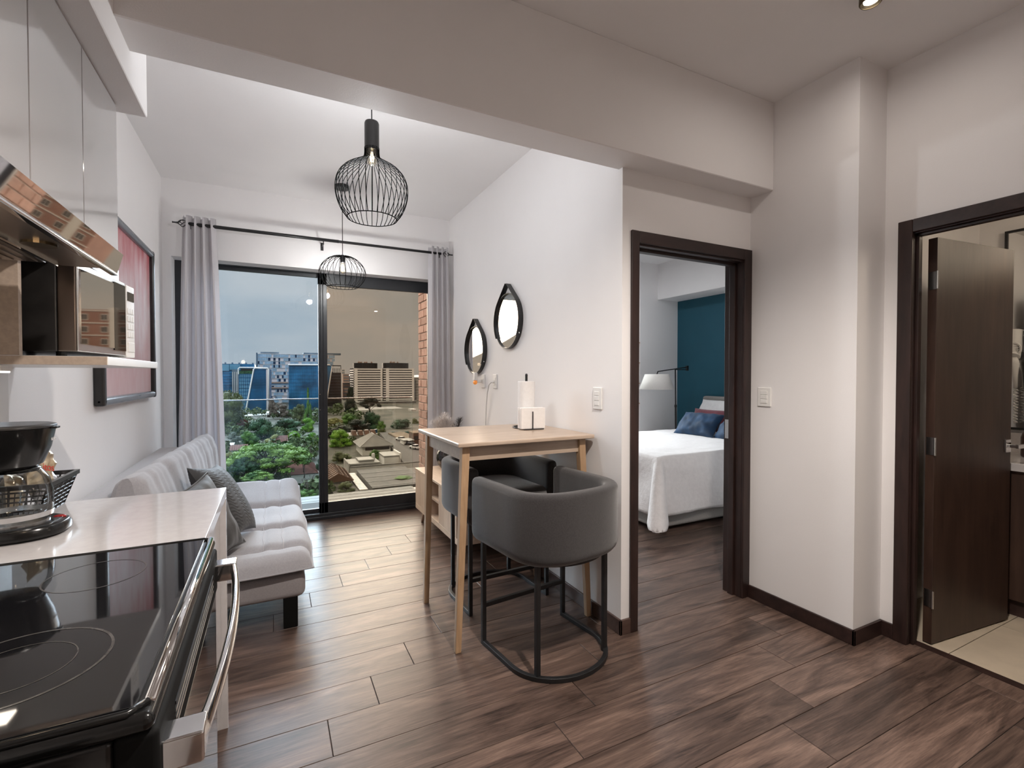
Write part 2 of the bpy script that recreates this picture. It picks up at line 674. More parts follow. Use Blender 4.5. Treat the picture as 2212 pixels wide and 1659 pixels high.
mat('deck', (0.11, 0.11, 0.108), 0.6, var=0.10, scale=3, stretch=(1, 10, 1), rnd=0.1)
mat('amber_glass', (0.030, 0.010, 0.004), 0.12, var=0.1)
mat('print_white', (0.7, 0.7, 0.7), 0.5)
mat('print_red', (0.5, 0.03, 0.02), 0.5)
mat('gold_foil', (0.62, 0.50, 0.34), 0.28, metal=0.7, var=0.12, scale=30)
mat('silver_foil', (0.66, 0.66, 0.68), 0.2, metal=0.9, var=0.1, scale=30)
glass_mat('pane_cool', (0.82, 0.88, 0.93), 0.008)
glass_mat('pane_warm', (0.74, 0.665, 0.585), 0.012)
glass_mat('pane_clear', (0.90, 0.92, 0.92), 0.04)
glass_mat('rail_glass', (0.93, 0.965, 0.96), 0.02)
glass_mat('thin_glass', (0.90, 0.92, 0.93), 0.05)
glass_mat('smoked_glass', (0.50, 0.48, 0.46), 0.08)
glass_mat('bulb_glass', (1.0, 0.96, 0.88), 0.04)


def curtain_mat():
    m = bpy.data.materials.new('curtain')
    m.use_nodes = True
    t = m.node_tree
    b = t.nodes['Principled BSDF']
    b.inputs['Base Color'].default_value = (0.80, 0.78, 0.80, 1)
    b.inputs['Roughness'].default_value = 0.85
    b.inputs['Sheen Weight'].default_value = 0.3
    o = t.nodes['Material Output']
    tl = node(t, 'ShaderNodeBsdfTranslucent')
    tl.inputs['Color'].default_value = (0.62, 0.61, 0.63, 1)
    mx = node(t, 'ShaderNodeMixShader')
    mx.inputs[0].default_value = 0.42
    t.links.new(b.outputs[0], mx.inputs[1])
    t.links.new(tl.outputs[0], mx.inputs[2])
    t.links.new(mx.outputs[0], o.inputs['Surface'])
    MATS['curtain'] = m


curtain_mat()


def painting_mat():
    m = bpy.data.materials.new('abstract_paint')
    m.use_nodes = True
    t = m.node_tree
    b = t.nodes['Principled BSDF']
    tcn = node(t, 'ShaderNodeTexCoord')
    sp = node(t, 'ShaderNodeSeparateXYZ')
    t.links.new(tcn.outputs['Object'], sp.inputs[0])
    n = node(t, 'ShaderNodeTexNoise')
    n.inputs['Scale'].default_value = 5
    n.inputs['Detail'].default_value = 8
    mpn = node(t, 'ShaderNodeMapping')
    mpn.inputs['Scale'].default_value = (1, 2.5, 0.8)
    t.links.new(tcn.outputs['Object'], mpn.inputs[0])
    t.links.new(mpn.outputs[0], n.inputs['Vector'])
    a = node(t, 'ShaderNodeMath', operation='MULTIPLY_ADD')
    a.inputs[1].default_value = 0.42
    t.links.new(n.outputs['Fac'], a.inputs[0])
    mr = node(t, 'ShaderNodeMapRange')
    mr.inputs['From Min'].default_value = 0.0
    mr.inputs['From Max'].default_value = 1.05
    mr.inputs['To Min'].default_value = 0.0
    mr.inputs['To Max'].default_value = 0.62
    t.links.new(sp.outputs['Z'], mr.inputs['Value'])
    t.links.new(mr.outputs[0], a.inputs[2])
    r = node(t, 'ShaderNodeValToRGB')
    e = r.color_ramp.elements
    e[0].position = 0.10
    e[0].color = (0.66, 0.52, 0.53, 1)
    e[1].position = 0.88
    e[1].color = (0.42, 0.03, 0.045, 1)
    for p, c in ((0.36, (0.60, 0.40, 0.41, 1)), (0.54, (0.70, 0.60, 0.62, 1)), (0.70, (0.60, 0.36, 0.38, 1))):
        q = e.new(p)
        q.color = c
    t.links.new(a.outputs[0], r.inputs[0])
    t.links.new(r.outputs[0], b.inputs['Base Color'])
    b.inputs['Roughness'].default_value = 0.5
    bp = node(t, 'ShaderNodeBump')
    bp.inputs['Strength'].default_value = 0.25
    t.links.new(n.outputs['Fac'], bp.inputs['Height'])
    t.links.new(bp.outputs[0], b.inputs['Normal'])
    MATS['abstract_paint'] = m


painting_mat()

# ------------------------------------------------------------------ the room
XL, XR, XC, XB = -0.79, 1.65, 2.65, 2.90       # left wall, mirror wall, column wall, bathroom wall
YB, YW, YD, CZ = 4.75, 4.95, 2.00, 2.98        # back wall face, window plane, bedroom-door wall, ceiling
OX0, OX1, OZ = -0.73, 1.58, 2.355              # window opening
BYB = 5.26                                     # bedroom back wall

# floor planks: wood-look tiles laid along x, joints stepping by one sixth
fl = struct('floor')
RW, PL = 0.2075, 1.215
B(-0.79, 5.6, -2.6, 5.6, -0.06, -0.0045).build('subfloor', 'grout', fl)
pl_mesh = {}


def plank(x0, x1, y0, y1):
    g = 0.0013
    w, d = round(x1 - x0 - 2 * g, 4), round(y1 - y0 - 2 * g, 4)
    k = (w, d)
    if k not in pl_mesh:
        mb = B(-w / 2, w / 2, -d / 2, d / 2, -0.004, 0.0)
        # eased top edges
        c = 0.0012
        mb = MB()
        mb.v = [(-w / 2, -d / 2, -.006), (w / 2, -d / 2, -.006), (w / 2, d / 2, -.006), (-w / 2, d / 2, -.006),
                (-w / 2, -d / 2, -c), (w / 2, -d / 2, -c), (w / 2, d / 2, -c), (-w / 2, d / 2, -c),
                (-w / 2 + c, -d / 2 + c, 0), (w / 2 - c, -d / 2 + c, 0), (w / 2 - c, d / 2 - c, 0), (-w / 2 + c, d / 2 - c, 0)]
        mb.f = [(0, 1, 5, 4), (1, 2, 6, 5), (2, 3, 7, 6), (3, 0, 4, 7), (4, 5, 9, 8), (5, 6, 10, 9), (6, 7, 11, 10), (7, 4, 8, 11), (8, 9, 10, 11)]
        o = mb.build('plank', 'floor_tile', fl, local=True)
        pl_mesh[k] = o
    else:
        o = inst(pl_mesh[k], fl)
    o.location = ((x0 + x1) / 2, (y0 + y1) / 2, 0)


def floor_limits(y):
    if y < 1.30:
        return XL, 2.985
    if y < 1.42:
        return XL, 2.93
    if y < 2.0:
        return XL, 2.68
    if y < 4.75:
        return XL, 5.4
    return XL, 5.4


for i in range(-17, 17):
    y0 = 1.610 + RW * i
    y1 = y0 + RW
    if y1 > 5.0:
        y1 = 4.985
    if y1 - y0 < 0.03:
        continue
    lo, hi = floor_limits((y0 + y1) / 2)
    if y0 < -1.0:
        continue
    off = (1.197 + 0.2045 * i) % PL
    x = off - PL * 4
    while x < hi:
        a, b = max(x, lo), min(x + PL, hi)
        if b - a > 0.02:
            plank(a, b, y0, y1)
        x += PL

# walls
shell('wall_left', B(XL - 0.12, XL, -2.6, 5.05, 0, 3.0), 'paint')
bw = MB()
bw.box(XL - 0.02, OX0, YB, 5.05, 0, 3.0).box(OX1, XR + 0.10, YB, 5.05, 0, 3.0).box(OX0, OX1, YB, 5.05, OZ, 3.0)
shell('wall_back', bw, 'paint')
shell('wall_right', B(XR, XR + 0.10, YD, 5.6, 0, 3.0), 'paint')
dw = MB()
dw.box(XR + 0.10, 1.752, YD, YD + 0.13, 0, 3.0).box(2.60, XC + 0.001, YD, YD + 0.13, 0, 3.0).box(1.752, 2.60, YD, YD + 0.13, 2.10, 3.0)
shell('wall_bedroom', dw, 'paint')
shell('wall_column', B(XC, XB + 0.1, 1.39, YD + 0.13, 0, 3.0), 'paint')
wb = MB()
wb.box(XB, XB + 0.08, 1.285, 1.39, 0, 3.0).box(XB, XB + 0.08, -2.6, 0.50, 0, 3.0).box(XB, XB + 0.08, 0.50, 1.285, 2.115, 3.0)
shell('wall_bathroom', wb, 'paint')
shell('wall_front', B(XL - 0.1, XB + 0.08, -2.7, -2.6, 0, 3.0), 'beige_board')
cl = struct('ceiling')
B(XL - 0.1, 5.6, -2.7, 5.65, CZ, CZ + 0.1).build('slab', 'ceiling_paint', cl)
# beam over the living-room edge and soffit over the wall cabinets
shell('trim_1', B(XL, XC, 1.85, 2.035, 2.47, CZ), 'paint', bevel=0.004, seg=1)
shell('trim_2', B(XL, -0.42, -2.6, 2.28, 2.365, CZ), 'paint', bevel=0.003, seg=1)

# skirtings
shell('baseboard_right', B(XR - 0.014, XR, YD - 0.014, YB, 0, 0.08).box(XR - 0.014, 1.706, YD - 0.014, YD, 0, 0.08), 'skirting', bevel=0.003)
shell('baseboard_column', MB().box(XC - 0.014, XC, 1.376, 2.0, 0, 0.078).box(XC - 0.014, XB, 1.376, 1.39, 0, 0.078).box(XB - 0.014, XB, 1.325, 1.38, 0, 0.078), 'dark_wood_flat', bevel=0.003)
shell('baseboard_left', B(XL, XL + 0.014, 2.2, YB, 0, 0.08), 'skirting', bevel=0.003)
shell('baseboard_back', B(XL, OX0, YB - 0.014, YB, 0, 0.08).box(OX1, XR, YB - 0.014, YB, 0, 0.08), 'skirting', bevel=0.003)

# ------------------------------------------------------------------ sliding window
w1 = struct('window_1', (0.42, YW, 0))
fr = MB()
fr.box(OX0, OX1, 4.90, 5.02, 0, 0.055).box(OX0, OX1, 4.90, 5.02, OZ - 0.004, OZ + 0.05)
fr.box(OX0, OX0 + 0.05, 4.90, 5.02, 0.055, OZ).box(OX1 - 0.05, OX1, 4.90, 5.02, 0.055, OZ)
fr.box(OX0, OX1, 4.88, 4.90, 0, 0.03)
fr.build('frame', 'anthracite', w1, bevel=0.004)
# fixed outer sash on the left, sliding inner sash on the right
s1 = MB()
x0, x1, z0, z1 = OX0 + 0.05, 0.455, 0.055, OZ
s1.box(x0, x1, 4.965, 5.0, z0, z0 + 0.035).box(x0, x1, 4.965, 5.0, z1 - 0.035, z1).box(x0, x0 + 0.045, 4.965, 5.0, z0, z1).box(x1 - 0.055, x1, 4.965, 5.0, z0, z1)
o = s1.build('fixed_sash', 'anthracite', w1, bevel=0.003)
B(x0 + 0.03, x1 - 0.04, 4.98, 4.986, z0 + 0.02, z1 - 0.02).build('pane', 'pane_cool', o)
s2 = MB()
x0, x1 = 0.395, OX1 - 0.05
s2.box(x0, x1, 4.915, 4.955, z0, z0 + 0.10).box(x0, x1, 4.915, 4.955, z1 - 0.11, z1).box(x0, x0 + 0.08, 4.915, 4.955, z0, z1).box(x1 - 0.06, x1, 4.915, 4.955, z0, z1)
s2.box(x0 + 0.015, x0 + 0.022, 4.908, 4.916, z0, z1).box(x0 + 0.040, x0 + 0.046, 4.908, 4.916, z0, z1)
o = s2.build('sliding_sash', 'anthracite', w1, bevel=0.003)
B(x0 + 0.06, x1 - 0.04, 4.932, 4.938, z0 + 0.06, z1 - 0.07).build('pane', 'pane_warm', o)
for zz in (1.05, 1.20):
    MB().tube([(x0 + 0.012, 4.906, zz), (x0 + 0.012, 4.916, zz)], 0.004, 8).build('screw', 'steel', o)

# balcony: deck boards, glass balustrade, brick side wall
bal = struct('balcony_floor', (0.4, 5.5, 0))
B(-2.0, 1.9, 5.05, 6.12, -0.30, -0.075).build('slab', 'mortar', bal)
for i in range(8):
    ya = 5.055 + i * 0.132
    B(-2.0, 1.60, ya + 0.003, ya + 0.129, -0.075, -0.05).build('board', 'deck', bal, bevel=0.003, seg=1)
rl = thing('glass_balustrade', 'frameless glass balustrade with a bright top edge outside the sliding window', 'balustrade', (0.0, 6.05, -0.05))
B(-2.0, 0.48, 6.044, 6.056, -0.05, 1.10).build('glass_panel', 'rail_glass', rl)
B(0.49, 1.60, 6.044, 6.056, -0.05, 1.10).build('glass_panel', 'rail_glass', rl)
B(-2.0, 1.60, 6.042, 6.058, 1.10, 1.112).build('top_edge', 'steel', rl)
wbk = struct('wall_brick', (1.62, 5.4, 0))
B(1.625, 1.75, 5.05, 5.80, -0.3, 3.2).build('mortar_bed', 'mortar', wbk)
proto = {}
for row in range(34):
    z = -0.06 + row * 0.093
    y = 5.80
    first = 0.235 if row % 2 else 0.12
    L = first
    while y > 5.06:
        ln = min(L, y - 5.05)
        if ln > 0.03:
            k = round(ln, 3)
            if k not in proto:
                proto[k] = MB().box(0, 0.03, -k + 0.012, 0, 0, 0.081).build('brick', 'brick', wbk, local=True, bevel=0.003, seg=1)
                b_ = proto[k]
            else:
                b_ = inst(proto[k], wbk)
            b_.location = (1.614 - 1.62 + random.uniform(-0.002, 0.002), y - 5.4, z)
        y -= L
        L = 0.235

# ------------------------------------------------------------------ bedroom doorway
d1 = struct('door_1', (2.17, YD, 0))
c = MB().box(1.704, 1.755, YD - 0.016, YD, 0, 2.15)
c.build('casing', 'dark_wood', d1, bevel=0.004)
MB().box(2.585, 2.649, YD - 0.016, YD, 0, 2.15).build('casing', 'dark_wood', d1, bevel=0.004)
MB().box(1.755, 2.585, YD - 0.016, YD, 2.085, 2.15).build('casing', 'dark_wood_flat', d1, bevel=0.004)
MB().box(1.745, 1.768, YD, YD + 0.13, 0, 2.10).build('jamb', 'dark_wood', d1, bevel=0.002)
MB().box(2.585, 2.605, YD, YD + 0.13, 0, 2.10).box(2.570, 2.586, YD + 0.045, YD + 0.085, 0, 2.10).build('jamb', 'dark_wood', d1, bevel=0.002)
MB().box(1.755, 2.60, YD, YD + 0.13, 2.075, 2.10).box(1.768, 2.585, YD + 0.045, YD + 0.085, 2.06, 2.085).build('jamb', 'dark_wood_flat', d1, bevel=0.002)
MB().box(2.580, 2.5855, YD + 0.09, YD + 0.118, 0.98, 1.10).build('strike_plate', 'steel', d1)

# ------------------------------------------------------------------ bedroom
BX = 5.38
shell('wall_bedroom_right', B(BX, BX + 0.1, YD + 0.13, 5.6, 0, 3.0), 'teal_paint')
shell('wall_bedroom_back', MB().box(4.67, BX + 0.1, BYB, 5.6, 0, 3.0).box(4.35, 4.67, 5.48, 5.6, 0, 3.0).box(XR + 0.10, 1.95, 5.48, 5.6, 0, 3.0).box(1.95, 4.35, 5.48, 5.6, 2.45, 3.0).box(1.95, 4.35, 5.48, 5.6, 0, 0.25), 'paint')
shell('wall_bedroom_front', B(XC + 0.1, BX + 0.1, YD, YD + 0.13, 0, 3.0), 'paint')
shell('trim_3', B(4.99, BX, YD + 0.13, BYB, 2.47, CZ), 'paint', bevel=0.003, seg=1)
w2 = struct('window_2', (3.15, 5.54, 0))
f2 = MB()
f2.box(1.95, 4.35, 5.51, 5.57, 0.25, 0.30).box(1.95, 4.35, 5.51, 5.57, 2.40, 2.45).box(1.95, 2.0, 5.51, 5.57, 0.3, 2.4).box(4.30, 4.35, 5.51, 5.57, 0.3, 2.4).box(3.12, 3.18, 5.51, 5.57, 0.3, 2.4)
f2.build('frame', 'anthracite', w2)
B(2.0, 3.12, 5.535, 5.541, 0.3, 2.4).build('pane', 'pane_clear', w2)
B(3.18, 4.30, 5.535, 5.541, 0.3, 2.4).build('pane', 'pane_clear', w2)

# wall shelves by the bedroom window
for n, zz in enumerate((1.85, 1.565, 1.275, 0.99)):
    place = ('topmost of the four', 'second from the top of the four', 'third from the top of the four', 'lowest of the four')[n]
    t = thing('wall_shelf', 'wooden shelf on wire brackets, %s by the bedroom window' % place, 'shelf', (4.61, 5.34, zz), group='bedroom wall shelves')
    B(4.53, 4.668, 5.265, 5.45, zz - 0.015, zz).build('board', 'bamboo', t)
    MB().tube([(4.645, 5.275, zz), (4.645, 5.275, zz + 0.17), (4.60, 5.275, zz + 0.15)], 0.005, 6).build('bracket', 'black_metal', t)
    MB().tube([(4.645, 5.44, zz), (4.645, 5.44, zz + 0.17), (4.60, 5.44, zz + 0.15)], 0.005, 6).build('bracket', 'black_metal', t)

# bed
bed = thing('bed', 'bed with a grey upholstered base and padded headboard against the teal wall', 'bed', (4.15, 3.87, 0))
B(2.99, 5.26, 3.14, 4.60, 0.035, 0.30).build('base', 'linen_grey', bed, bevel=0.03, seg=3)
B(3.0, 5.25, 3.14, 4.60, 0.305, 0.655).build('mattress', 'sham', bed, bevel=0.05, seg=3)
B(5.265, 5.37, 3.05, 4.70, 0.03, 1.10).build('headboard', 'linen_grey', bed, bevel=0.035, seg=3)
for x in (3.1, 5.1):
    for y in (3.25, 4.5):
        MB().lathe([(0.03, 0), (0.03, 0.04)], (x, y, 0), 10).build('foot', 'black_satin', bed)


def quilt_pt(s, q):
    """cloth coordinates (metres) over the mattress to a hanging position"""
    x0, x1, y0, y1, zt = 2.985, 4.95, 3.125, 4.615, 0.672
    a = max(x0 - s, 0.0)
    b = max(y0 - q, 0.0)
    c2 = max(q - y1, 0.0)
    x, y = min(max(s, x0), x1), min(max(q, y0), y1)
    if a == 0 and b == 0 and c2 == 0:
        z = zt + 0.006 * noise.noise(Vector((s * 4, q * 4, 0))) + 0.004 * noise.noise(Vector((s * 12, q * 12, 3)))
        return (x, y, z)
    bb, sg = (b, -1) if b > 0 else (c2, 1)
    d = math.hypot(a, bb)
    ang = math.atan2(bb, a)
    cor = math.sin(2 * ang)
    d = min(d, 0.52 + 0.10 * cor)
    flare = 0.018 + 0.03 * min(d / 0.1, 1) + cor * 0.42 * d
    wav = 0.012 * math.sin((s + q) * 9) * min(d / 0.2, 1) * (1 - cor)
    drop = math.sqrt(max(d * d - (cor * 0.38 * d) ** 2, 0))
    x -= (flare + wav) * math.cos(ang) if a > 0 else 0
    y += sg * (flare + wav) * math.sin(ang) if bb > 0 else 0
    return (x, y, zt - max(drop - 0.015, 0) + 0.004 * noise.noise(Vector((s * 9, q * 9, 7))))


qm = MB()
qm.grid(lambda u, v: quilt_pt(2.985 - 0.52 + u * (4.95 - 2.985 + 0.46 + 0.06), 3.125 - 0.52 + v * (4.615 - 3.125 + 1.04)), 90, 90)
tag(qm.build('bedspread', 'quilt', None, smooth=True, solid=0.012), 'white quilted bedspread hanging over the bed with a drooping corner', 'bedspread')


def pillow(name, m, label, cat, loc, size, rot, group=None, squash=0.0, wr=0.012, nu=26, cords=False, pinch=0.10):
    """size = width, height, thickness; local x width, z height, y thickness"""
    w, h, t = size
    o = thing(name, label, cat, loc, rot=rot, group=group)
    sd = random.random() * 50
    for side in (1, -1):
        mb = MB()

        def fn(u, v, side=side):
            a, b = u * 2 - 1, v * 2 - 1
            k = 1 - pinch * (1 - abs(b) ** 2) * abs(a) ** 3
            k2 = 1 - pinch * (1 - abs(a) ** 2) * abs(b) ** 3
            prof = ((1 - abs(a) ** 2.6) * (1 - abs(b) ** 2.6))
            prof = max(prof, 0) ** 0.55
            x = a * w / 2 * k
            z = b * h / 2 * k2 - squash * (1 - b) * 0.1
            y = side * t / 2 * prof
            nn = noise.noise(Vector((a * 2.2 + sd, b * 2.2, side))) * wr * 1.2 + noise.noise(Vector((a * 6 + sd, b * 2, side + 9))) * wr * 0.6
            y += side * nn * min(prof * 2, 1)
            return (x, y, z)
        mb.grid(fn, nu, nu)
        mb.build('cover', m, o, local=True, smooth=True)
    if cords:
        mb = MB()
        pts = []
        for k in range(48):
            a = 2 * PI * k / 48
            ca, sa = math.cos(a), math.sin(a)
            e = max(abs(ca), abs(sa))
            u, v = ca / e, sa / e
            kk = 1 - pinch * (1 - abs(v) ** 2) * abs(u) ** 3
            k2 = 1 - pinch * (1 - abs(u) ** 2) * abs(v) ** 3
            pts.append((u * w / 2 * kk, 0, v * h / 2 * k2))
        mb.tube(pts, 0.006, 6, closed=True)
        mb.build('piping', m, o, local=True, smooth=True)
    return o


# rotation: local -y faces the foot of the bed (-x), leaning back on the headboard
def bedrot(lean, turn=0):
    return (R(lean), 0, R(-90 + turn))


pillow('pillow', 'sham', 'white pillow propped on the far end of the headboard', 'pillow', (5.06, 4.28, 0.87), (0.66, 0.46, 0.19), bedrot(-34), 'white bed pillows')
pillow('pillow', 'sham', 'white pillow propped on the near end of the headboard', 'pillow', (5.06, 3.52, 0.87), (0.66, 0.46, 0.19), bedrot(-34), 'white bed pillows')
pillow('cushion', 'maroon', 'maroon lumbar cushion behind the far navy cushion', 'cushion', (4.78, 4.16, 0.83), (0.55, 0.30, 0.13), bedrot(-28), 'maroon bed cushions', wr=0.006)
pillow('cushion', 'maroon', 'maroon lumbar cushion behind the near navy cushion', 'cushion', (4.80, 3.55, 0.83), (0.55, 0.30, 0.13), bedrot(-28), 'maroon bed cushions', wr=0.006)
pillow('cushion', 'navy', 'navy velvet cushion on the far side of the bedspread', 'cushion', (4.52, 4.08, 0.80), (0.56, 0.34, 0.17), bedrot(-42, 4), 'navy bed cushions', wr=0.018)
pillow('cushion', 'navy', 'navy velvet cushion on the near side of the bedspread', 'cushion', (4.55, 3.54, 0.80), (0.56, 0.36, 0.17), bedrot(-42, -6), 'navy bed cushions', wr=0.018)

# swing-arm floor lamp beyond the bed
fl2 = thing('floor_lamp', 'black swing-arm floor lamp with a white drum shade beyond the bed', 'lamp', (5.0, 4.90, 0))
MB().lathe([(0.14, 0), (0.14, 0.015), (0.02, 0.022)], (5.0, 4.90, 0), 24).build('base', 'black_metal', fl2)
MB().tube([(5.0, 4.90, 0.02), (4.985, 4.90, 0.95)], 0.013, 10).build('lower_pole', 'black_metal', fl2)
MB().tube([(4.985, 4.90, 0.95), (4.975, 4.90, 1.475)], 0.009, 10).lathe([(0.017, 0), (0.017, 0.035)], (4.985, 4.90, 0.94), 12).build('upper_pole', 'black_metal', fl2)
MB().tube([(5.17, 4.88, 1.495), (4.62, 4.86, 1.432)], 0.007, 8).tube([(5.17, 4.88, 1.46), (4.975, 4.895, 1.46)], 0.006, 8).box(5.16, 5.19, 4.865, 4.895, 1.445, 1.515).build('arm', 'black_metal', fl2)
sh = MB()
rr = [(0.15, 0.20), (0.155, 0.195), (0.226, 0.0)]
sh.lathe(rr, (4.60, 4.86, 1.195), 36, cap=False)
sh.build('shade', 'lamp_linen', fl2, smooth=True, solid=0.004)
MB().tube([(4.62, 4.86, 1.432), (4.60, 4.86, 1.39)], 0.008, 8).tube([(4.45, 4.86, 1.39), (4.75, 4.86, 1.39)], 0.003, 6).build('shade_carrier', 'black_metal', fl2)

bcl = thing('added_bedroom_light', 'added flush white ceiling light over the bed, out of view, to brighten the bedroom', 'ceiling light', (3.6, 4.5, CZ))
MB().lathe([(0.16, -0.05), (0.17, -0.04), (0.17, 0)], (3.6, 4.5, CZ), 28).build('shade', 'white_enamel', bcl, smooth=True, bevel=0.002)
lamp('AREA', 'bedroom_fill', (3.6, 4.5, CZ - 0.06), 16, (0.95, 0.97, 1.0), 0.3, shape='DISK')  # fixture and lamp added out of view to brighten the bedroom

# picture over the headboard
pc = thing('picture', 'white framed picture hung on the teal bedroom wall', 'picture', (BX - 0.02, 3.9, 1.8))
pm = MB()
pm.box(BX - 0.03, BX, 4.33, 4.375, 1.35, 2.25).box(BX - 0.03, BX, 3.45, 3.49, 1.35, 2.25).box(BX - 0.03, BX, 3.49, 4.33, 1.35, 1.39).box(BX - 0.03, BX, 3.49, 4.33, 2.21, 2.25)
pm.build('frame', 'white_enamel', pc, bevel=0.003)
B(BX - 0.012, BX, 3.49, 4.33, 1.39, 2.21).build('print', 'sham', pc)

# ------------------------------------------------------------------ bathroom
d2 = struct('door_2', (XB, 0.9, 0))
MB().box(XB - 0.018, XB, 1.262, 1.325, 0, 2.165).build('casing', 'dark_wood', d2, bevel=0.004)
MB().box(XB - 0.018, XB, 0.46, 0.525, 0, 2.165).build('casing', 'dark_wood', d2, bevel=0.004)
MB().box(XB - 0.018, XB, 0.525, 1.262, 2.10, 2.165).build('casing', 'dark_wood_flat', d2, bevel=0.004)
MB().box(XB, XB + 0.085, 1.262, 1.285, 0, 2.115).box(XB + 0.02, XB + 0.05, 1.248, 1.262, 0, 2.10).build('jamb', 'dark_wood', d2, bevel=0.002)
MB().box(XB, XB + 0.085, 0.50, 0.525, 0, 2.115).build('jamb', 'dark_wood', d2, bevel=0.002)
MB().box(XB, XB + 0.085, 0.525, 1.262, 2.095, 2.115).box(XB + 0.02, XB + 0.05, 0.525, 1.262, 2.082, 2.095).build('jamb', 'dark_wood_flat', d2, bevel=0.002)
# open leaf, hinged at (2.99, 1.25), swung into the bathroom
lf = thing('door_leaf', None, None, (2.992, 1.245, 0), rz=R(-5.5))
lf.parent = d2
lf.matrix_parent_inverse = Matrix.Translation((-XB, -0.9, 0))
del_keys = [k for k in ('label', 'category') if k in lf]
for k in del_keys:
    del lf[k]
B(0.008, 0.702, -0.040, 0.0, 0.008, 2.075).build('panel', 'door_veneer', lf, local=True, bevel=0.002)
for zz in (0.24, 1.02, 1.86):
    h = MB()
    h.tube([(0.0, -0.046, zz - 0.045), (0.0, -0.046, zz + 0.045)], 0.006, 8)
    h.box(0.0055, 0.0085, -0.044, -0.005, zz - 0.045, zz + 0.045)
    h.build('hinge', 'steel', lf, local=True)
h = MB()
h.box(0.630, 0.680, -0.052, -0.040, 0.955, 1.025)
h.box(0.647, 0.665, -0.085, -0.052, 0.982, 1.0).box(0.647, 0.755, -0.096, -0.082, 0.980, 1.002)
h.build('handle', 'chrome', lf, local=True, bevel=0.002)
h = MB()
h.box(0.630, 0.680, 0.0, 0.012, 0.955, 1.025).box(0.647, 0.665, 0.012, 0.05, 0.982, 1.0).box(0.547, 0.665, 0.045, 0.058, 0.980, 1.002)
h.build('handle', 'chrome', lf, local=True, bevel=0.002)

VX = 4.30
shell('wall_bathroom_right', B(VX, VX + 0.1, -1.0, 1.60, 0, 3.0), 'paint')
shell('wall_bathroom_back', B(XB + 0.08, VX + 0.1, 1.50, 1.60, 0, 3.0), 'paint')
shell('wall_bathroom_front', B(XB + 0.08, VX + 0.1, -1.1, -1.0, 0, 3.0), 'paint')
shell('trim_4', B(XB + 0.08, VX, -1.0, 1.5, 2.42, 2.46), 'ceiling_paint')
bf = struct('floor_bathroom', (3.4, 0.8, 0))
B(2.985, VX, -1.0, 1.5, -0.06, -0.005).build('grout_bed', 'grout', bf)
for a in range(3):
    for b in range(6):
        x0 = 2.985 + a * 0.60
        y1 = 1.50 - b * 0.0
        ys = [1.50, 1.13, 0.53, -0.07, -0.67, -1.0, -1.0]
        y1, y0 = ys[b], ys[b + 1]
        xe = min(x0 + 0.60, VX)
        if y1 - y0 > 0.05 and xe - x0 > 0.05:
            B(x0 + 0.002, xe - 0.002, y0 + 0.002, y1 - 0.002, -0.005, 0.001).build('tile', 'beige_tile', bf)
B(2.935, 2.985, 0.525, 1.262, -0.02, 0.002).build('threshold', 'dark_wood_flat', bf)
# vanity
vn = thing('vanity_cabinet', 'dark wood vanity cabinet with a pale stone top in the bathroom', 'cabinet', (4.02, 0.6, 0))
B(3.76, VX - 0.001, -0.2, 1.49, 0.10, 0.84).build('body', 'door_veneer', vn, bevel=0.003)
B(3.80, VX - 0.001, -0.2, 1.49, 0.0, 0.10).build('plinth', 'dark_wood_flat', vn)
B(3.73, VX - 0.001, -0.2, 1.495, 0.84, 0.885).build('stone_top', 'quartz', vn, bevel=0.004)
B(VX - 0.02, VX - 0.001, -0.2, 1.495, 0.885, 1.01).build('splash_back', 'quartz', vn)
mr_ = thing('bathroom_mirror', 'large bathroom mirror in a thin black frame over the vanity', 'mirror', (VX - 0.015, 0.6, 1.03))
B(VX - 0.022, VX - 0.004, -0.1, 1.352, 1.045, 2.30).build('glass', 'mirror', mr_)
MB().box(VX - 0.03, VX - 0.002, 1.35, 1.365, 1.03, 2.315).box(VX - 0.03, VX - 0.002, -0.115, -0.10, 1.03, 2.315).box(VX - 0.03, VX - 0.002, -0.1, 1.35, 1.03, 1.045).box(VX - 0.03, VX - 0.002, -0.1, 1.35, 2.30, 2.315).build('frame', 'black_metal', mr_)
bt = thing('soap_bottle', 'amber glass bottle standing on the vanity top', 'bottle', (4.08, 1.17, 0.886))
MB().lathe([(0.040, 0), (0.045, 0.01), (0.045, 0.12), (0.038, 0.145), (0.016, 0.165), (0.016, 0.195)], (4.08, 1.17, 0.886), 20).build('body', 'amber_glass', bt, smooth=True)
MB().lathe([(0.018, 0), (0.018, 0.02), (0.006, 0.022), (0.006, 0.05)], (4.08, 1.17, 1.082), 14).build('cap', 'black_plastic', bt)
hd = thing('hair_dryer', 'white hair dryer with coiled cord in a wall holder beside the mirror', 'hair dryer', (4.24, 1.30, 1.55))
MB().box(4.225, 4.27, 1.27, 1.335, 1.53, 1.64).build('holder', 'white_plastic', hd, bevel=0.01)
MB().tube([(4.235, 1.295, 1.67), (4.215, 1.295, 1.52), (4.20, 1.295, 1.50)], [0.033, 0.033, 0.036], 16).build('barrel', 'white_plastic', hd, smooth=True, bevel=0.002)
g_ = MB()
g_.tube([(4.192, 1.292 + 0.036 * math.cos(2 * PI * k / 24), 1.545 + 0.042 * math.sin(2 * PI * k / 24)) for k in range(24)], 0.006, 6, closed=True)
for k in range(-3, 4):
    hw = 0.036 * math.sqrt(max(0, 1 - (k * 0.011 / 0.042) ** 2))
    g_.box(4.188, 4.196, 1.292 - hw, 1.292 + hw, 1.543 + k * 0.011, 1.547 + k * 0.011)
g_.box(4.187, 4.197, 1.290, 1.294, 1.503, 1.587)
g_.build('grille', 'white_plastic', hd)
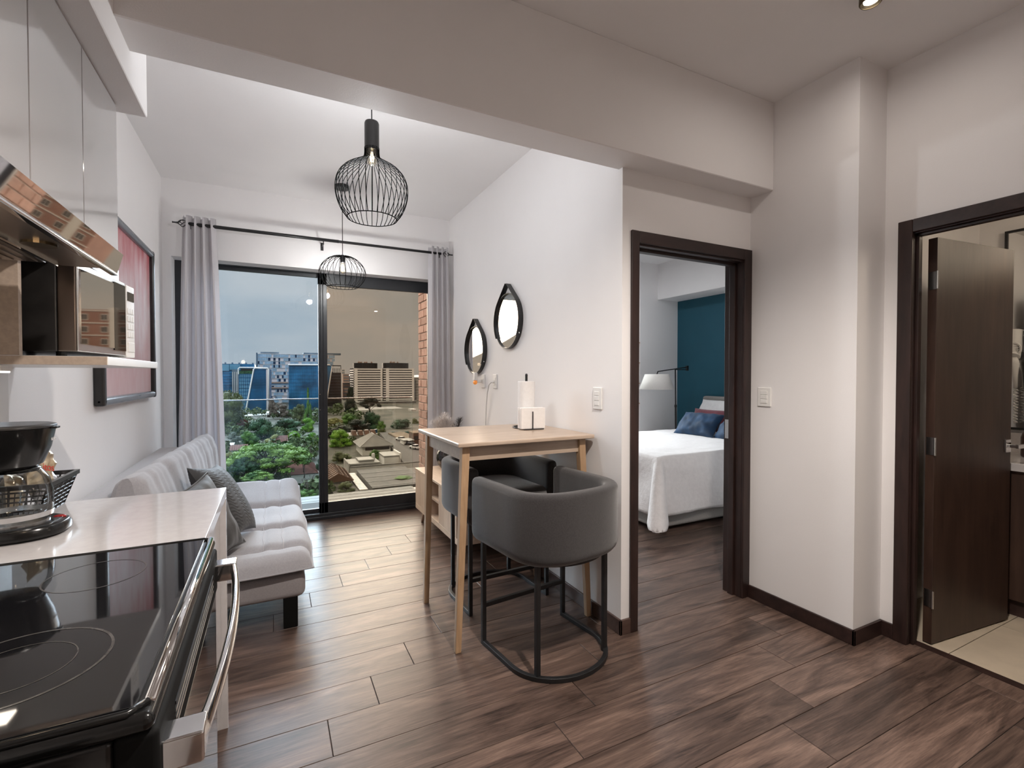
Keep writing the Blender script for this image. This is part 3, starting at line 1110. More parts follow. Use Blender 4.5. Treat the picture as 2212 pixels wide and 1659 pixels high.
MB().lathe([(0.028, 0), (0.028, 0.03)], (0, 0, 0), 16).xf(Matrix.Translation((4.198, 1.292, 1.545)) @ Matrix.Rotation(R(90), 4, 'Y') @ Matrix.Scale(1.25, 4, (1, 0, 0))).build('inlet', 'black_plastic', hd)
MB().tube([(4.205, 1.288, 1.50), (4.205, 1.286, 1.45), (4.207, 1.284, 1.38), (4.212, 1.282, 1.30)], [0.014, 0.023, 0.012, 0.009], 12).build('grip', 'white_plastic', hd, smooth=True)
cp = []
for k in range(140):
    a = k * 0.55
    cp.append((4.225 + 0.010 * math.cos(a), 1.285 + 0.010 * math.sin(a), 1.30 - k * 0.0016))
MB().tube(cp, 0.003, 5).build('coiled_cord', 'white_plastic', hd, smooth=True)
bl = thing('bathroom_ceiling_light', 'warm light panel set in the bathroom ceiling', 'light', (3.7, 0.6, 2.41))
B(3.55, 3.85, 0.35, 0.65, 2.405, 2.419).build('diffuser', 'strip_light', bl)
lamp('POINT', 'bathroom_lamp', (3.7, 0.55, 2.30), 5.5, (1.0, 0.80, 0.58), 0.10)

# ------------------------------------------------------------------ living room
# curtain rod
rd = thing('curtain_rod', 'black curtain rod with twisted cage finials above the window', 'curtain rod', (0.45, 4.62, 2.597))
MB().tube([(-0.60, 4.62, 2.597), (1.54, 4.62, 2.597)], 0.0125, 12).tube([(-0.60, 4.62, 2.597), (0.55, 4.62, 2.597)], 0.0145, 12).build('rod', 'black_metal', rd, smooth=True)
for sx, x in ((-1, -0.60), (1, 1.54)):
    f_ = MB()
    for k in range(5):
        pts = []
        for q in range(11):
            u = q / 10
            a = 2 * PI * k / 5 + u * 2.2
            r_ = 0.004 + 0.024 * math.sin(PI * u)
            pts.append((x + sx * u * 0.062, 4.62 + r_ * math.cos(a), 2.597 + r_ * math.sin(a)))
        f_.tube(pts, 0.0032, 5)
    f_.tube([(x + sx * 0.06, 4.62, 2.597), (x + sx * 0.075, 4.62, 2.597), (x + sx * 0.092, 4.62, 2.597), (x + sx * 0.10, 4.62, 2.597)], [0.009, 0.0065, 0.0055, 0.008], 8)
    f_.build('finial', 'black_metal', rd, smooth=True)
for x in (-0.63 + 0.05, 0.42, 1.50):
    MB().tube([(x, YB, 2.56), (x, 4.62, 2.56), (x, 4.62, 2.585)], 0.006, 8).box(x - 0.012, x + 0.012, YB - 0.006, YB, 2.53, 2.60).build('bracket', 'black_metal', rd)


def curtain(name, label, xa, xb, xa2, xb2, folds, ph, zb=0.012):
    mb = MB()

    def fn(u, v):
        z = 2.655 + (zb - 2.655) * v
        k = v ** 0.8
        x = (xa + (xb - xa) * u) * (1 - k) + (xa2 + (xb2 - xa2) * u) * k
        am = 0.027 + 0.010 * v
        a = 2 * PI * folds * u + ph
        y = 4.62 + am * math.sin(a) + 0.012 * v * math.sin(a * 0.53 + 2)
        x += 0.018 * math.sin(a * 2 + 0.6) * (0.6 + 0.4 * v) + 0.010 * v * noise.noise(Vector((u * 5, v * 3, ph)))
        z += (0.008 * math.cos(a) if v == 0 else 0)
        return (x, y, z)
    mb.grid(fn, 120, 40)
    o = mb.build(name, 'curtain', None, smooth=True, solid=0.003)
    return tag(o, label, 'curtain', 'grey curtains')


curtain('curtain', 'grey curtain bunched at the sofa side of the window', -0.635, -0.415, -0.70, -0.36, 4.0, 0.4)
curtain('curtain', 'grey curtain bunched at the oak media-stand side of the window', 1.405, 1.605, 1.40, 1.628, 4.0, 2.2)

# framed painting on the left wall
pt_ = thing('painting', 'large red and pink abstract painting in a black frame on the wall over the sofa', 'painting', (XL, 3.62, 1.22))
for ya in (3.03, 4.18):
    B(XL, XL + 0.045, ya, ya + 0.045, 1.225, 2.26).build('frame_side', 'black_satin', pt_, bevel=0.01)
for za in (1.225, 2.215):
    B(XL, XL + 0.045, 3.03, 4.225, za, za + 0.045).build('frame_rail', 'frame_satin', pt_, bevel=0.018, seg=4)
B(XL, XL + 0.02, 3.07, 4.19, 1.265, 2.22).build('canvas', 'abstract_paint', pt_)

# sofa bed
sf = thing('sofa', 'light grey tufted sofa bed with dark square legs along the wall', 'sofa', (-0.30, 3.55, 0))
SX0, SX1, SY0, SY1 = -0.52, 0.19, 2.80, 4.40
bb = MB()
bb.box(-0.60, 0.155, 2.84, 4.36, 0.165, 0.30)
bb.build('base', 'sofa_base_fabric', sf, bevel=0.035, seg=3)
seams_y = (2.99, 3.41, 3.97)
seams_x = (-0.055, 0.045)


def seat_fn(u, v):
    x = SX0 + (SX1 - SX0) * u
    y = SY0 + (SY1 - SY0) * v
    # rounded lip
    ex = min((SX1 - x) / 0.07, 1)
    ey = min((y - SY0) / 0.07, 1)
    ey2 = min((SY1 - y) / 0.08, 1)
    e = (1 - (1 - max(ex, 0)) ** 2.2) * (1 - (1 - max(ey, 0)) ** 2.2) * (1 - (1 - max(ey2, 0)) ** 2.2)
    z = 0.335 + 0.085 * max(e, 0) ** 0.6
    for s in seams_y:
        z -= 0.032 * math.exp(-((y - s) / 0.035) ** 2)
    for s in seams_x:
        if y > 2.99:
            z -= 0.007 * math.exp(-((x - s) / 0.022) ** 2)
    # far end section tilts up like an arm
    if y > 3.97:
        z += 0.115 * min((y - 3.97) / 0.36, 1) ** 1.1
    w = min([abs(y - s) for s in seams_y])
    z += 0.010 * noise.noise(Vector((x * 16, y * 3, 2))) * math.exp(-w / 0.12) + 0.007 * noise.noise(Vector((x * 4, y * 5, 8)))
    xx = x + 0.016 * (math.exp(-((y - 3.2) / 0.2) ** 2) + math.exp(-((y - 3.7) / 0.22) ** 2)) * u ** 3
    yy = y - (0.02 * math.sin(PI * u) if v < 0.02 else 0)
    return (xx, yy, z)


sm = MB()
sm.grid(seat_fn, 60, 120)
sm.build('seat_pad', 'sofa_fabric', sf, smooth=True)
lo = MB()


def seat_lo(u, v):
    x, y, z = seat_fn(u, v)
    k = min(u, 1) 
    return (x - 0.0, y, 0.335 + (0.115 * min(max(y - 3.97, 0) / 0.36, 1) if y > 3.97 else 0) - 0.035 * min(1, min((1 - u) / 0.06, v / 0.05, (1 - v) / 0.05)))


lo.grid(seat_lo, 30, 60)
lo.f = [tuple(reversed(f)) for f in lo.f]
lo.build('seat_pad_underside', 'sofa_fabric', sf, smooth=True)
pts = [(x / 30 * (SX1 - SX0) + SX0, 0, 0) for x in range(31)]
MB().tube([(seat_fn(k / 40, 0)[0], seat_fn(k / 40, 0)[1] - 0.002, 0.335) for k in range(41)] + [(seat_fn(1, k / 60)[0] + 0.002, seat_fn(1, k / 60)[1], 0.335 + (0.115 * min(max(seat_fn(1, k / 60)[1] - 3.97, 0) / 0.36, 1))) for k in range(61)], 0.005, 6).build('piping', 'sofa_fabric', sf, smooth=True)
for s in seams_x:
    ml = MB()
    ml.tube([(s + 0.004 * math.sin(k), y, seat_fn((s - SX0) / (SX1 - SX0), (y - SY0) / (SY1 - SY0))[2] + 0.001) for k, y in enumerate([3.0 + i * 0.04 for i in range(34)])], 0.0022, 5)
    ml.build('seam', 'seam', sf, smooth=True)


def back_fn(u, v):
    """u along the sofa, v from seat up over the top to the rear"""
    y0, y1 = 2.62, 4.38
    y = y0 + (y1 - y0) * u
    n_ = 0.0
    ed = min(u / 0.03, (1 - u) / 0.03, 1)
    ed = (1 - (1 - ed) ** 2) ** 0.5
    path = [(-0.36, 0.40), (-0.40, 0.55), (-0.435, 0.70), (-0.465, 0.83), (-0.49, 0.90), (-0.515, 0.925), (-0.55, 0.92), (-0.585, 0.89), (-0.63, 0.75), (-0.63, 0.42)]
    t = v * (len(path) - 1)
    i = min(int(t), len(path) - 2)
    f = t - i
    x = path[i][0] * (1 - f) + path[i + 1][0] * f
    z = path[i][1] * (1 - f) + path[i + 1][1] * f
    cx = -0.545
    for s in (3.07, 3.50, 3.94):
        n_ += math.exp(-((y - s) / 0.03) ** 2)
    bul = 0.010 * (1 - n_)
    bul += 0.010 * noise.noise(Vector((y * 14, z * 2.5, 4)))
    x = cx + (x - cx) * (0.55 + 0.45 * ed)
    x += bul * (1 if x > cx else -0.3) * ed
    z = z + bul * 0.5 * (1 if z > 0.88 else 0)
    x += (-0.035 + 0.105 * (y - 2.7) / 1.7) * min(max((z - 0.42) / 0.4, 0), 1)
    return (x, y, z)


bk = MB()
bk.grid(back_fn, 130, 34)
bk.build('backrest', 'sofa_fabric', sf, smooth=True)
MB().box(-0.775, -0.60, 2.42, 4.36, 0.30, 0.845).build('back_frame', 'sofa_fabric', sf, bevel=0.045, seg=4)
for u_ in (0.0, 1.0):
    rings = MB()
    r_ = rings.ring([back_fn(u_, k / 33) for k in range(34)])
    rings.f.append(tuple(r_ if u_ == 0 else reversed(r_)))
    rings.build('end_panel', 'sofa_fabric', sf)
for x, y in ((0.08, 2.895), (0.08, 4.30), (-0.52, 2.895), (-0.52, 4.30)):
    MB().box(x - 0.036, x + 0.036, y - 0.036, y + 0.036, 0, 0.17).build('leg', 'matte_black', sf, bevel=0.004)


# scatter cushions on the sofa
def ribbed_cushion():
    o = thing('cushion', 'charcoal wave-quilted velvet cushion behind the plain cushion on the sofa', 'cushion', (-0.255, 3.22, 0.655), rot=(R(-30), R(8), R(78)))
    w = 0.47
    for side in (1, -1):
        mb = MB()

        def fn(u, v, side=side):
            a, b = u * 2 - 1, v * 2 - 1
            k = 1 - 0.12 * (1 - b * b) * abs(a) ** 3
            k2 = 1 - 0.12 * (1 - a * a) * abs(b) ** 3
            prof = max((1 - abs(a) ** 2.6) * (1 - abs(b) ** 2.6), 0) ** 0.55
            rib = 0.0035 * abs(math.sin((b * 0.235 + 0.018 * math.sin(a * 11)) * PI / 0.022))
            return (a * w / 2 * k, side * (0.075 * prof + rib * min(prof * 3, 1)), b * w / 2 * k2)
        mb.grid(fn, 60, 110)
        mb.build('cover', 'charcoal_velvet', o, local=True, smooth=True)
    return o


ribbed_cushion()
pillow('cushion', 'grey_velvet', 'plain grey velvet cushion leaning at the counter end of the sofa', 'cushion', (-0.325, 2.86, 0.625), (0.45, 0.44, 0.16), (R(-24), R(-6), R(66)), wr=0.011, cords=True, pinch=0.14)

# media stand
ts = thing('media_stand', 'pale oak media stand with open shelves and tapered legs under the wall mirrors', 'media stand', (1.42, 3.85, 0))
TX0, TX1, TY0, TY1, TZ0, TZ1 = 1.20, 1.632, 3.26, 4.43, 0.135, 0.51
B(TX0 - 0.004, TX1, TY0 - 0.004, TY1 + 0.004, TZ1 - 0.02, TZ1).build('top_board', 'pale_oak_flat', ts, bevel=0.002)
B(TX0, TX1, TY0, TY1, TZ0, TZ0 + 0.045).build('bottom_board', 'pale_oak_flat', ts, bevel=0.002)
for y in (TY0, 3.715, 3.985, TY1 - 0.018):
    B(TX0 + 0.001, TX1, y, y + 0.018, TZ0 + 0.045, TZ1 - 0.02).build('side_panel', 'pale_oak', ts)
B(TX1 - 0.012, TX1, TY0, TY1, TZ0 + 0.045, TZ1 - 0.02).build('back_panel', 'pale_oak', ts)
B(TX0 + 0.01, TX1 - 0.012, 3.733, 3.985, 0.325, 0.343).build('shelf', 'pale_oak_flat', ts)
B(TX0 - 0.001, TX0 + 0.017, TY0 + 0.045, 3.715, TZ0 + 0.048, TZ1 - 0.023).build('door', 'pale_oak', ts, bevel=0.0015)
B(TX0 - 0.001, TX0 + 0.017, 4.003, TY1 - 0.02, TZ0 + 0.048, TZ1 - 0.023).build('door', 'pale_oak', ts, bevel=0.0015)
for x, sx in ((1.27, -1), (1.57, 1)):
    for y, sy in ((3.36, -1), (4.34, 1)):
        MB().tube([(x + sx * 0.02, y + sy * 0.04, 0), (x, y, TZ0)], [0.012, 0.021], 12).build('leg', 'pale_oak', ts, smooth=True)

# vase with feather stems
vs = thing('vase', 'round smoked glass vase holding pampas feathers on the media stand', 'vase', (1.445, 4.27, 0.511))
MB().lathe([(0.035, 0.0), (0.045, 0.004), (0.078, 0.05), (0.088, 0.10), (0.080, 0.15), (0.058, 0.185), (0.050, 0.20), (0.047, 0.20), (0.055, 0.183), (0.076, 0.148), (0.083, 0.10), (0.07, 0.05), (0.035, 0.012)], (1.445, 4.27, 0.511), 28, cap=True).build('glass', 'smoked_glass', vs, smooth=True)
stems = [((1.40, 4.22, 0.985), 0), ((1.44, 4.30, 1.005), 0), ((1.43, 4.20, 0.965), 1), ((1.56, 4.17, 0.975), 2), ((1.36, 4.26, 0.95), 0)]
for (tip, kd) in stems:
    base = Vector((1.445, 4.27, 0.53))
    tipv = Vector(tip)
    pts = []
    for k in range(9):
        u = k / 8
        p = base.lerp(tipv, u)
        p.z = 0.53 + (tipv.z - 0.53) * (1.25 * u - 0.25 * u * u)
        pts.append(p)
    st = MB().tube(pts, 0.0022, 5).build('stem', 'feather_dark' if kd else 'feather', vs)
    fm = MB()
    rnd = random.Random(int(tip[0] * 1000))
    for k in range(260):
        u = 0.55 + 0.45 * rnd.random()
        i = min(int(u * 8), 7)
        p = pts[i].lerp(pts[i + 1], u * 8 - i)
        a = rnd.random() * 2 * PI
        L = (0.12 if kd != 2 else 0.07) * (1.15 - u) * 2.0 + 0.014
        d = Vector((math.cos(a), math.sin(a), 0.9)) * L * 0.75
        q = p + d
        q2 = p + d * 1.35 - Vector((0, 0, L * 0.22))
        w_ = Vector((-math.sin(a), math.cos(a), 0)) * 0.0011
        b0 = len(fm.v)
        fm.v += [tuple(p - w_), tuple(p + w_), tuple(q + w_), tuple(q - w_), tuple(q2)]
        fm.f += [(b0, b0 + 1, b0 + 2, b0 + 3), (b0 + 3, b0 + 2, b0 + 4)]
    fm.build('plume', 'feather_dark' if kd == 2 else 'feather', vs)
ck = thing('desk_clock', 'small white desk clock beside the vase on the media stand', 'clock', (1.40, 4.06, 0.511), rz=R(-28))
MB().box(-0.045, 0.045, -0.025, 0.025, 0, 0.10).build('case', 'white_plastic', ck, local=True, bevel=0.012, seg=3)
MB().box(-0.030, 0.030, -0.0275, -0.024, 0.02, 0.082).build('face', 'linen_grey', ck, local=True)
for zz in (0.034, 0.047, 0.060):
    MB().box(-0.018, 0.018, -0.0285, -0.0272, zz, zz + 0.006).build('digit_bar', 'black_plastic', ck, local=True)


# round mirrors with strap
def strap_mirror(y, z, r, apex, label):
    t = thing('round_mirror', label, 'mirror', (XR, y, z), group='round strap mirrors')
    g = MB()
    x = XR - 0.022
    ring = g.ring([(x, y + (r - 0.006) * math.cos(2 * PI * k / 64), z + (r - 0.006) * math.sin(2 * PI * k / 64)) for k in range(64)])
    g.f.append(tuple(ring))
    g.build('glass', 'mirror', t)
    rim = MB()
    rings_ = []
    for rr_, xx in ((r, XR), (r, XR - 0.035), (r - 0.006, XR - 0.035), (r - 0.006, XR - 0.018)):
        rings_.append(rim.ring([(xx, y + rr_ * math.cos(2 * PI * k / 64), z + rr_ * math.sin(2 * PI * k / 64)) for k in range(64)]))
    for i in range(3):
        rim.bridge(rings_[i], rings_[i + 1])
    rim.build('rim', 'black_satin', t, smooth=True, bevel=0.0008)
    # strap wraps the sides and meets at the apex
    d = apex - z
    th = math.asin(min(r / d, 1))          # tangent angle at the apex
    st_ = MB()
    pa = []
    a_t = th                                # tangent points at angle th above the horizontal
    for k in range(15):
        a = -0.62 + (a_t + 0.62) * k / 14
        pa.append((math.cos(a) * (r + 0.005), math.sin(a) * (r + 0.005)))
    path = pa + [(0.012, d), (-0.012, d)] + [(-p[0], p[1]) for p in reversed(pa)]
    prev = None
    for i, (py, pz) in enumerate(path):
        n0 = Vector((py, pz)).normalized()
        w = 0.003
        ringv = st_.ring([(XR - 0.003, y + py, z + pz), (XR - 0.044, y + py, z + pz), (XR - 0.044, y + py - n0.x * w, z + pz - n0.y * w), (XR - 0.003, y + py - n0.x * w, z + pz - n0.y * w)])
        if prev:
            st_.bridge(prev, ringv)
        else:
            st_.f.append(tuple(ringv))
        prev = ringv
    st_.f.append(tuple(reversed(prev)))
    st_.build('strap', 'black_satin', t)
    for sg in (-1, 1):
        MB().blob((XR - 0.022, y + sg * math.cos(-0.5) * (r + 0.007), z + math.sin(-0.5) * (r + 0.007)), (0.006, 0.003, 0.006), 10, 6).build('rivet', 'chrome', t, smooth=True)
    MB().tube([(XR, y, apex - 0.005), (XR - 0.05, y, apex - 0.005)], 0.005, 10).build('peg', 'black_satin', t)


strap_mirror(3.325, 1.80, 0.213, 2.085, 'higher of two round mirrors hung on black straps, nearer the switch')
strap_mirror(3.985, 1.605, 0.213, 1.885, 'lower of two round mirrors hung on black straps, nearer the curtain')


def plate(name, label, cat, face, y, z, w, h, mods, fr=0.004, group=None):
    """wall plate on an x = face wall looking towards -x"""
    t = thing(name, label, cat, (face, y, z), group=group)
    MB().box(face - 0.009, face, y - w / 2, y + w / 2, z - h / 2, z + h / 2).build('plate', 'white_plastic', t, bevel=0.006, seg=3)
    for k, (dy, dz, mw, mh) in enumerate(mods):
        MB().box(face - 0.0125, face - 0.006, y + dy - mw / 2, y + dy + mw / 2, z + dz - mh / 2, z + dz + mh / 2).build('rocker' if cat == 'switch' else 'socket', 'white_plastic', t, bevel=0.0015)
    return t


plate('light_switch', 'white light switch plate on the wall beside the bar table', 'switch', XR, 2.205, 1.25, 0.082, 0.125, [(0, -0.028, 0.04, 0.024), (0, 0, 0.04, 0.024), (0, 0.028, 0.04, 0.024)])
plate('light_switch', 'white light switch plate on the wall right of the bedroom doorway', 'switch', XC, 1.893, 1.25, 0.088, 0.115, [(0, -0.026, 0.044, 0.022), (0, 0, 0.044, 0.022), (0, 0.026, 0.044, 0.022)])
plate('wall_outlet', 'white wall outlet with a night light plugged in', 'outlet', XR, 3.845, 1.33, 0.075, 0.118, [(0, 0.0, 0.035, 0.045)], group='wall outlets')
plate('wall_outlet', 'white wall outlet with a white cord plugged in', 'outlet', XR, 3.60, 1.33, 0.075, 0.118, [(0, 0.0, 0.035, 0.06)], group='wall outlets')
nl = thing('night_light', 'small plug-in night light with an orange lens under the lower mirror', 'night light', (XR - 0.03, 3.89, 1.33))
MB().box(XR - 0.05, XR - 0.013, 3.865, 3.895, 1.315, 1.345).build('plug', 'white_plastic', nl, bevel=0.004)
MB().box(XR - 0.075, XR - 0.045, 3.872, 3.912, 1.335, 1.405).build('body', 'white_plastic', nl, bevel=0.007, seg=3)
MB().blob((XR - 0.062, 3.892, 1.318), (0.018, 0.024, 0.019), 14, 8).build('lens', 'orange_plastic', nl, smooth=True)
cd = thing('power_cord', 'thin white cord hanging from the outlet down behind the bar table', 'cord', (XR - 0.02, 3.6, 1.33))
cpts = [(XR - 0.012, 3.60, 1.325), (XR - 0.035, 3.61, 1.322), (XR - 0.04, 3.645, 1.30), (XR - 0.03, 3.70, 1.23), (XR - 0.02, 3.745, 1.12), (XR - 0.012, 3.775, 0.98), (XR - 0.01, 3.79, 0.8), (XR - 0.008, 3.80, 0.56)]
MB().tube(cpts, 0.0038, 7).build('cable', 'cord_white', cd, smooth=True)
MB().tube([(XR - 0.012, 3.60, 1.325), (XR - 0.034, 3.606, 1.324)], [0.010, 0.007], 10).build('plug', 'white_plastic', cd, smooth=True)


# pendants
def cage(t, prof, n, x, y, wr, m='wire_metal', double=None):
    """meridian wires following (radius, z); each wire a part"""
    pts = [(r, 0, z) for r, z in prof]
    w0 = MB().tube(pts, wr, 5).build('wire', m, t, local=True, smooth=True)
    for k in range(1, n):
        inst(w0, t, rot=(0, 0, 2 * PI * k / n))
    w0.rotation_euler = (0, 0, 0)


def smooth_path(ctrl, n):
    """Catmull-Rom through control points"""
    res = []
    m = len(ctrl)
    for i in range(m - 1):
        p0, p1, p2, p3 = ctrl[max(i - 1, 0)], ctrl[i], ctrl[i + 1], ctrl[min(i + 2, m - 1)]
        for k in range(n):
            u = k / n
            res.append(tuple(0.5 * (2 * b + (c - a) * u + (2 * a - 5 * b + 4 * c - d) * u * u + (3 * b - a - 3 * c + d) * u ** 3) for a, b, c, d in zip(p0, p1, p2, p3)))
    res.append(ctrl[-1])
    return res


def bulb(t, z, s=1.0):
    MB().lathe([(0.013, 0), (0.013, 0.02), (0.016, 0.024)], (0, 0, z - 0.0), 14).build('bulb_cap', 'brass_dark', t, local=True)
    g = MB().lathe([(0.012, 0), (0.016, -0.02), (0.028, -0.05), (0.030, -0.066), (0.024, -0.085), (0.008, -0.096), (0.001, -0.097)], (0, 0, z), 20, cap=False)
    g.build('bulb', 'bulb_glass', t, local=True, smooth=True)
    f = MB()
    for k in range(4):
        a = PI / 2 * k
        f.tube([(0.004 * math.cos(a), 0.004 * math.sin(a), z - 0.02), (0.010 * math.cos(a), 0.010 * math.sin(a), z - 0.045), (0.005 * math.cos(a), 0.005 * math.sin(a), z - 0.072)], 0.0022, 5)
    f.build('filament', 'bulb', t, local=True)


p1 = thing('pendant_lamp', 'tall black wire cage pendant lamp with a bottle neck, hung nearer the beam', 'pendant lamp', (0.478, 2.60, 0), group='wire pendant lamps')
MB().tube([(0, 0, 2.705), (0, 0, CZ)], 0.003, 6).build('cord', 'black_plastic', p1, local=True)
MB().lathe([(0.05, -0.025), (0.05, 0)], (0, 0, CZ), 24).build('canopy', 'black_metal', p1, local=True)
MB().lathe([(0.004, 2.715), (0.034, 2.71), (0.0375, 2.70), (0.0375, 2.565), (0.035, 2.56), (0.02, 2.56)], (0, 0, 0), 28).build('neck', 'black_satin', p1, local=True, smooth=True, bevel=0.001)
cage(p1, smooth_path([(0.0365, 2.575), (0.037, 2.545), (0.045, 2.52), (0.085, 2.493), (0.135, 2.462), (0.170, 2.42), (0.184, 2.365), (0.178, 2.305), (0.158, 2.25), (0.126, 2.205)], 3), 36, 0, 0, 0.0021)
MB().tube([(0.126 * math.cos(2 * PI * k / 40), 0.126 * math.sin(2 * PI * k / 40), 2.205) for k in range(40)], 0.0026, 6, closed=True).build('bottom_ring', 'wire_metal', p1, local=True, smooth=True)
bulb(p1, 2.575)
lamp('POINT', 'pendant_glow', (0.478, 2.60, 2.42), 22.5, (0.95, 0.975, 1.0), 0.035)
p2 = thing('pendant_lamp', 'short rounded black wire cage pendant lamp hung nearer the window', 'pendant lamp', (0.540, 4.28, 0), group='wire pendant lamps')
MB().tube([(0, 0, 2.395), (0, 0, CZ)], 0.003, 6).build('cord', 'black_plastic', p2, local=True)
MB().lathe([(0.055, -0.028), (0.058, -0.024), (0.058, 0)], (0, 0, CZ), 28).build('canopy', 'black_metal', p2, local=True)
MB().lathe([(0.005, 2.40), (0.019, 2.392), (0.019, 2.335), (0.012, 2.33)], (0, 0, 0), 20).build('socket', 'black_satin', p2, local=True)
cage(p2, smooth_path([(0.02, 2.388), (0.075, 2.380), (0.130, 2.350), (0.172, 2.300), (0.188, 2.250), (0.178, 2.200), (0.148, 2.155), (0.118, 2.128)], 3), 24, 0, 0, 0.0021)
MB().tube([(0.118 * math.cos(2 * PI * k / 40), 0.118 * math.sin(2 * PI * k / 40), 2.128) for k in range(40)], 0.0026, 6, closed=True).build('bottom_ring', 'wire_metal', p2, local=True, smooth=True)
bulb(p2, 2.335)
lamp('POINT', 'pendant_glow', (0.540, 4.28, 2.25), 17, (0.95, 0.975, 1.0), 0.03)

# ------------------------------------------------------------------ bar table and stools
tb = thing('bar_table', 'tall light wood bar table with splayed legs against the mirror wall', 'table', (1.225, 2.565, 0))
B(0.815, 1.635, 2.215, 2.945, 1.022, 1.045).build('tabletop', 'bamboo', tb, bevel=0.006, seg=3)
ax0, ax1, ay0, ay1 = 0.865, 1.585, 2.27, 2.89
MB().box(ax0, ax1, ay0, ay0 + 0.02, 0.945, 1.022).build('apron', 'bamboo', tb)
MB().box(ax0, ax1, ay1 - 0.02, ay1, 0.945, 1.022).build('apron', 'bamboo', tb)
MB().box(ax0 - 0.004, ax0 + 0.016, ay0, ay1, 0.945, 1.022).build('apron', 'bamboo', tb)
MB().box(ax1 - 0.016, ax1 + 0.004, ay0, ay1, 0.945, 1.022).build('apron', 'bamboo', tb)
for x, y, fx, fy in ((0.872, 2.275, 0.815, 2.235), (0.872, 2.885, 0.825, 2.815), (1.578, 2.275, 1.612, 2.245), (1.578, 2.885, 1.612, 2.84)):
    a, b = 0.021, 0.015
    MB().hexa([(fx - b, fy - b, 0), (fx + b, fy - b, 0), (fx + b, fy + b, 0), (fx - b, fy + b, 0), (x - a, y - a, 1.022), (x + a, y - a, 1.022), (x + a, y + a, 1.022), (x - a, y + a, 1.022)]).build('leg', 'bamboo_up', tb, bevel=0.003)


def u_path(hw, yf, ys, dep, n=14, e=2.0):
    """U from front right, round the rear, to front left (local; opening towards +y)"""
    pts = []
    for k in range(6):
        pts.append((hw, yf + (ys - yf) * k / 6))
    for k in range(n + 1):
        a = PI * k / n
        ca, sa = math.cos(a), math.sin(a)
        pts.append((hw * math.copysign(abs(ca) ** (2 / e), ca), ys - dep * abs(sa) ** (2 / e)))
    for k in range(5, -1, -1):
        pts.append((-hw, yf + (ys - yf) * k / 6))
    return pts


